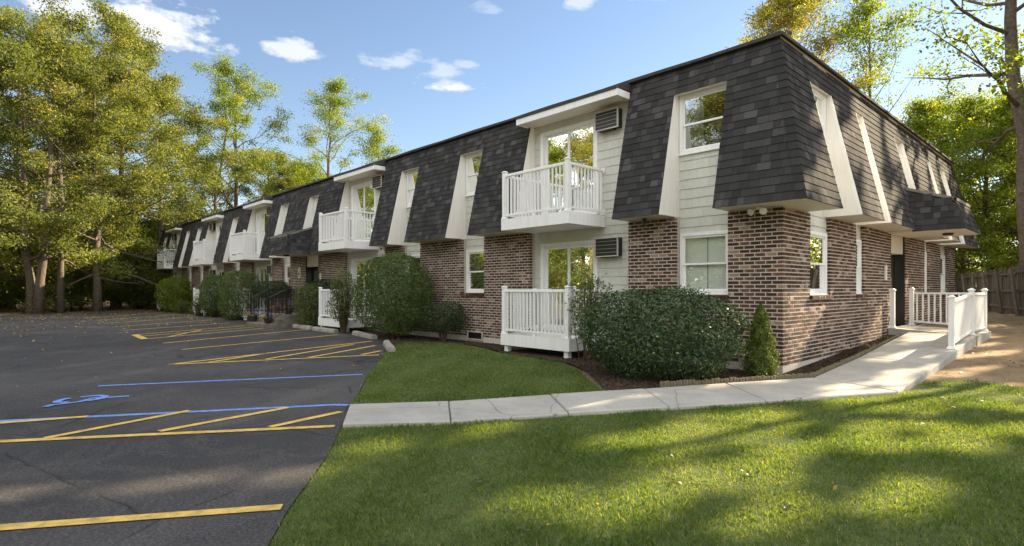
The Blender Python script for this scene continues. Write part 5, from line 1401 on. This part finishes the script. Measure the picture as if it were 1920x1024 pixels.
# ---------------------------------------------------------------- grass, chips and fallen leaves
def blades(name, poly, zf, seed, z0):
    r = np.random.default_rng(seed); q = np.array(poly); lo_, hi_ = q.min(0), q.max(0); area = np.prod(hi_ - lo_)
    N = int(area * 5200); P = r.uniform(lo_, hi_, (N, 2)); P = P[inpoly(P, poly)]
    rel = P - np.array([CAM.x, CAM.y]); dz = rel @ np.array([FW.x, FW.y]); dx = rel @ np.array([FW.y, -FW.x]); dist = np.hypot(*rel.T)
    ok = (dz > 2.2) & (np.abs(dx) < dz * .97 + .8) & (dist < 19)
    ok &= r.random(len(P)) < np.clip(1.25 - dist / 11, .22, 1)
    bare = np.sin(P[:, 0] * 1.9 + 1.4 * np.sin(P[:, 1] * 2.6)) * np.sin(P[:, 1] * 1.6 + 1.2 * np.sin(P[:, 0] * 2.9)) + .4 * np.sin(P[:, 0] * 7.3 - P[:, 1] * 5.1)
    ok &= r.random(len(P)) < np.clip(1.25 - .8 * np.clip(bare - .25, 0, 1), .3, 1)
    P, dist = P[ok], dist[ok]; n = len(P)
    patch = np.sin(P[:, 0] * 2.3 + 1.1 * np.sin(P[:, 1] * 1.7)) * np.sin(P[:, 1] * 2.1 + 1.3 * np.sin(P[:, 0] * 1.3)) + .5 * np.sin(P[:, 0] * 6.1 + P[:, 1] * 4.3)
    P = P + r.normal(0, .018, P.shape)
    h = (.025 + .009 * patch.clip(-1, 1)) * r.uniform(.5, 1.5, n); w = (.0042 + .0005 * dist) * r.uniform(.7, 1.3, n)
    a = r.uniform(0, 6.28, n); la = r.uniform(0, 6.28, n); ll = h * r.uniform(.15, 1.1, n)
    zb = np.array([zf(x, y) for x, y in P]) + z0
    B = np.stack([P[:, 0], P[:, 1], zb], 1); wv_ = np.stack([np.cos(a), np.sin(a), np.zeros(n)], 1) * w[:, None] * .5
    ld_ = np.stack([np.cos(la) * ll, np.sin(la) * ll, np.zeros(n)], 1); up_v = np.array([0, 0, 1.])
    mid = B + ld_ * .35 + up_v * (h * .62)[:, None]; tip = B + ld_ + up_v * h[:, None]
    V = np.stack([B - wv_, B + wv_, mid + wv_ * .8, tip, mid - wv_ * .8], 1).reshape(-1, 3)
    F = np.arange(5 * n).reshape(n, 5)
    var = np.clip(r.normal(.45, .2, n) + np.where(r.random(n) < .09, .5, 0) - .1 * patch, 0, 1)
    link(bpy.data.objects.new(name, npmesh(name, V, F, 'grass', var)), kind='stuff')


blades('grass', LAWN, terr, 31, -.012); blades('grass', LAWN2, lambda x, y: 0, 32, .006)


def litter(name, pts, mat, smin, smax, var, zoff=.012, flat=2.6):
    C = np.array(pts); n = len(C); C[:, 2] += zoff
    link(bpy.data.objects.new(name, leaves(name, C, rng.uniform(smin, smax, n), var, mat, up=flat)), kind='stuff')


q = rng.uniform([-43, -10, 0], [-16, -1.2, 0], (2600, 3)); q[:, 2] = 0
q = q[inpoly(q[:, :2], LOT)]; q = q[rng.random(len(q)) < np.clip((-q[:, 0] - 14) / 22, .03, 1)]
litter('fallen_leaves', q, 'leaf_dry', .05, .11, rng.uniform(.2, 1, len(q)))
q = rng.uniform([-16, -11, 0], [-3, -2, 0], (90, 3)); q[:, 2] = 0; q = q[inpoly(q[:, :2], LOT)]
litter('fallen_leaves', q, 'leaf_dry', .03, .07, rng.uniform(.2, 1, len(q)))
q = rng.uniform([-2.5, -9, 0], [7, 1.2, 0], (110, 3)); q = q[inpoly(q[:, :2], LAWN)]; q[:, 2] = [terr(x, y) + .025 for x, y in q[:, :2]]
litter('fallen_leaves', q, 'leaf_dry', .025, .06, rng.uniform(0, .9, len(q)))
q = rng.uniform([1.8, 1.4, 0], [6, 20, 0], (900, 3)); q[:, 2] = [terr(x, y) - .03 for x, y in q[:, :2]]
litter('fallen_leaves', q, 'leaf_dry', .04, .10, rng.uniform(0, .9, len(q)))
q = rng.uniform([-3.5, -3.4, 0], [.5, -.05, 0], (5200, 3)); q = q[inpoly(q[:, :2], MUL)]; q[:, 2] = .012
q2 = rng.uniform([.02, -.1, 0], [.48, 6.1, 0], (4200, 3)); q2[:, 2] = np.maximum(0, .05 * q2[:, 1]) + .012
q3 = rng.uniform([-16, -2, 0], [-3.5, -.05, 0], (5000, 3)); q3 = q3[inpoly(q3[:, :2], MUL)]; q3[:, 2] = .012
q = np.concatenate([q, q2, q3]); M['chip'] = simple('bark_chip', (.075, .05, .034), .95, .15, 25, .5)
litter('bark_chips', q, 'chip', .02, .055, rng.uniform(0, 1, len(q)), .006, 1.2)
wc = rng.uniform([-1.5, -9, 0], [7, 1.2, 0], (70, 3)); wc = wc[inpoly(wc[:, :2], LAWN)]                 # broad leaved weeds in the turf
q = np.repeat(wc, 16, 0) + rng.normal(0, .045, (len(wc) * 16, 3)); q[:, 2] = [terr(x, y) + .012 for x, y in q[:, :2]]
link(bpy.data.objects.new('weeds', leaves('weeds', q, rng.uniform(.02, .045, len(q)), rng.uniform(.2, .8, len(q)), 'leaf_light', up=2.5, aspect=.8)), kind='stuff')
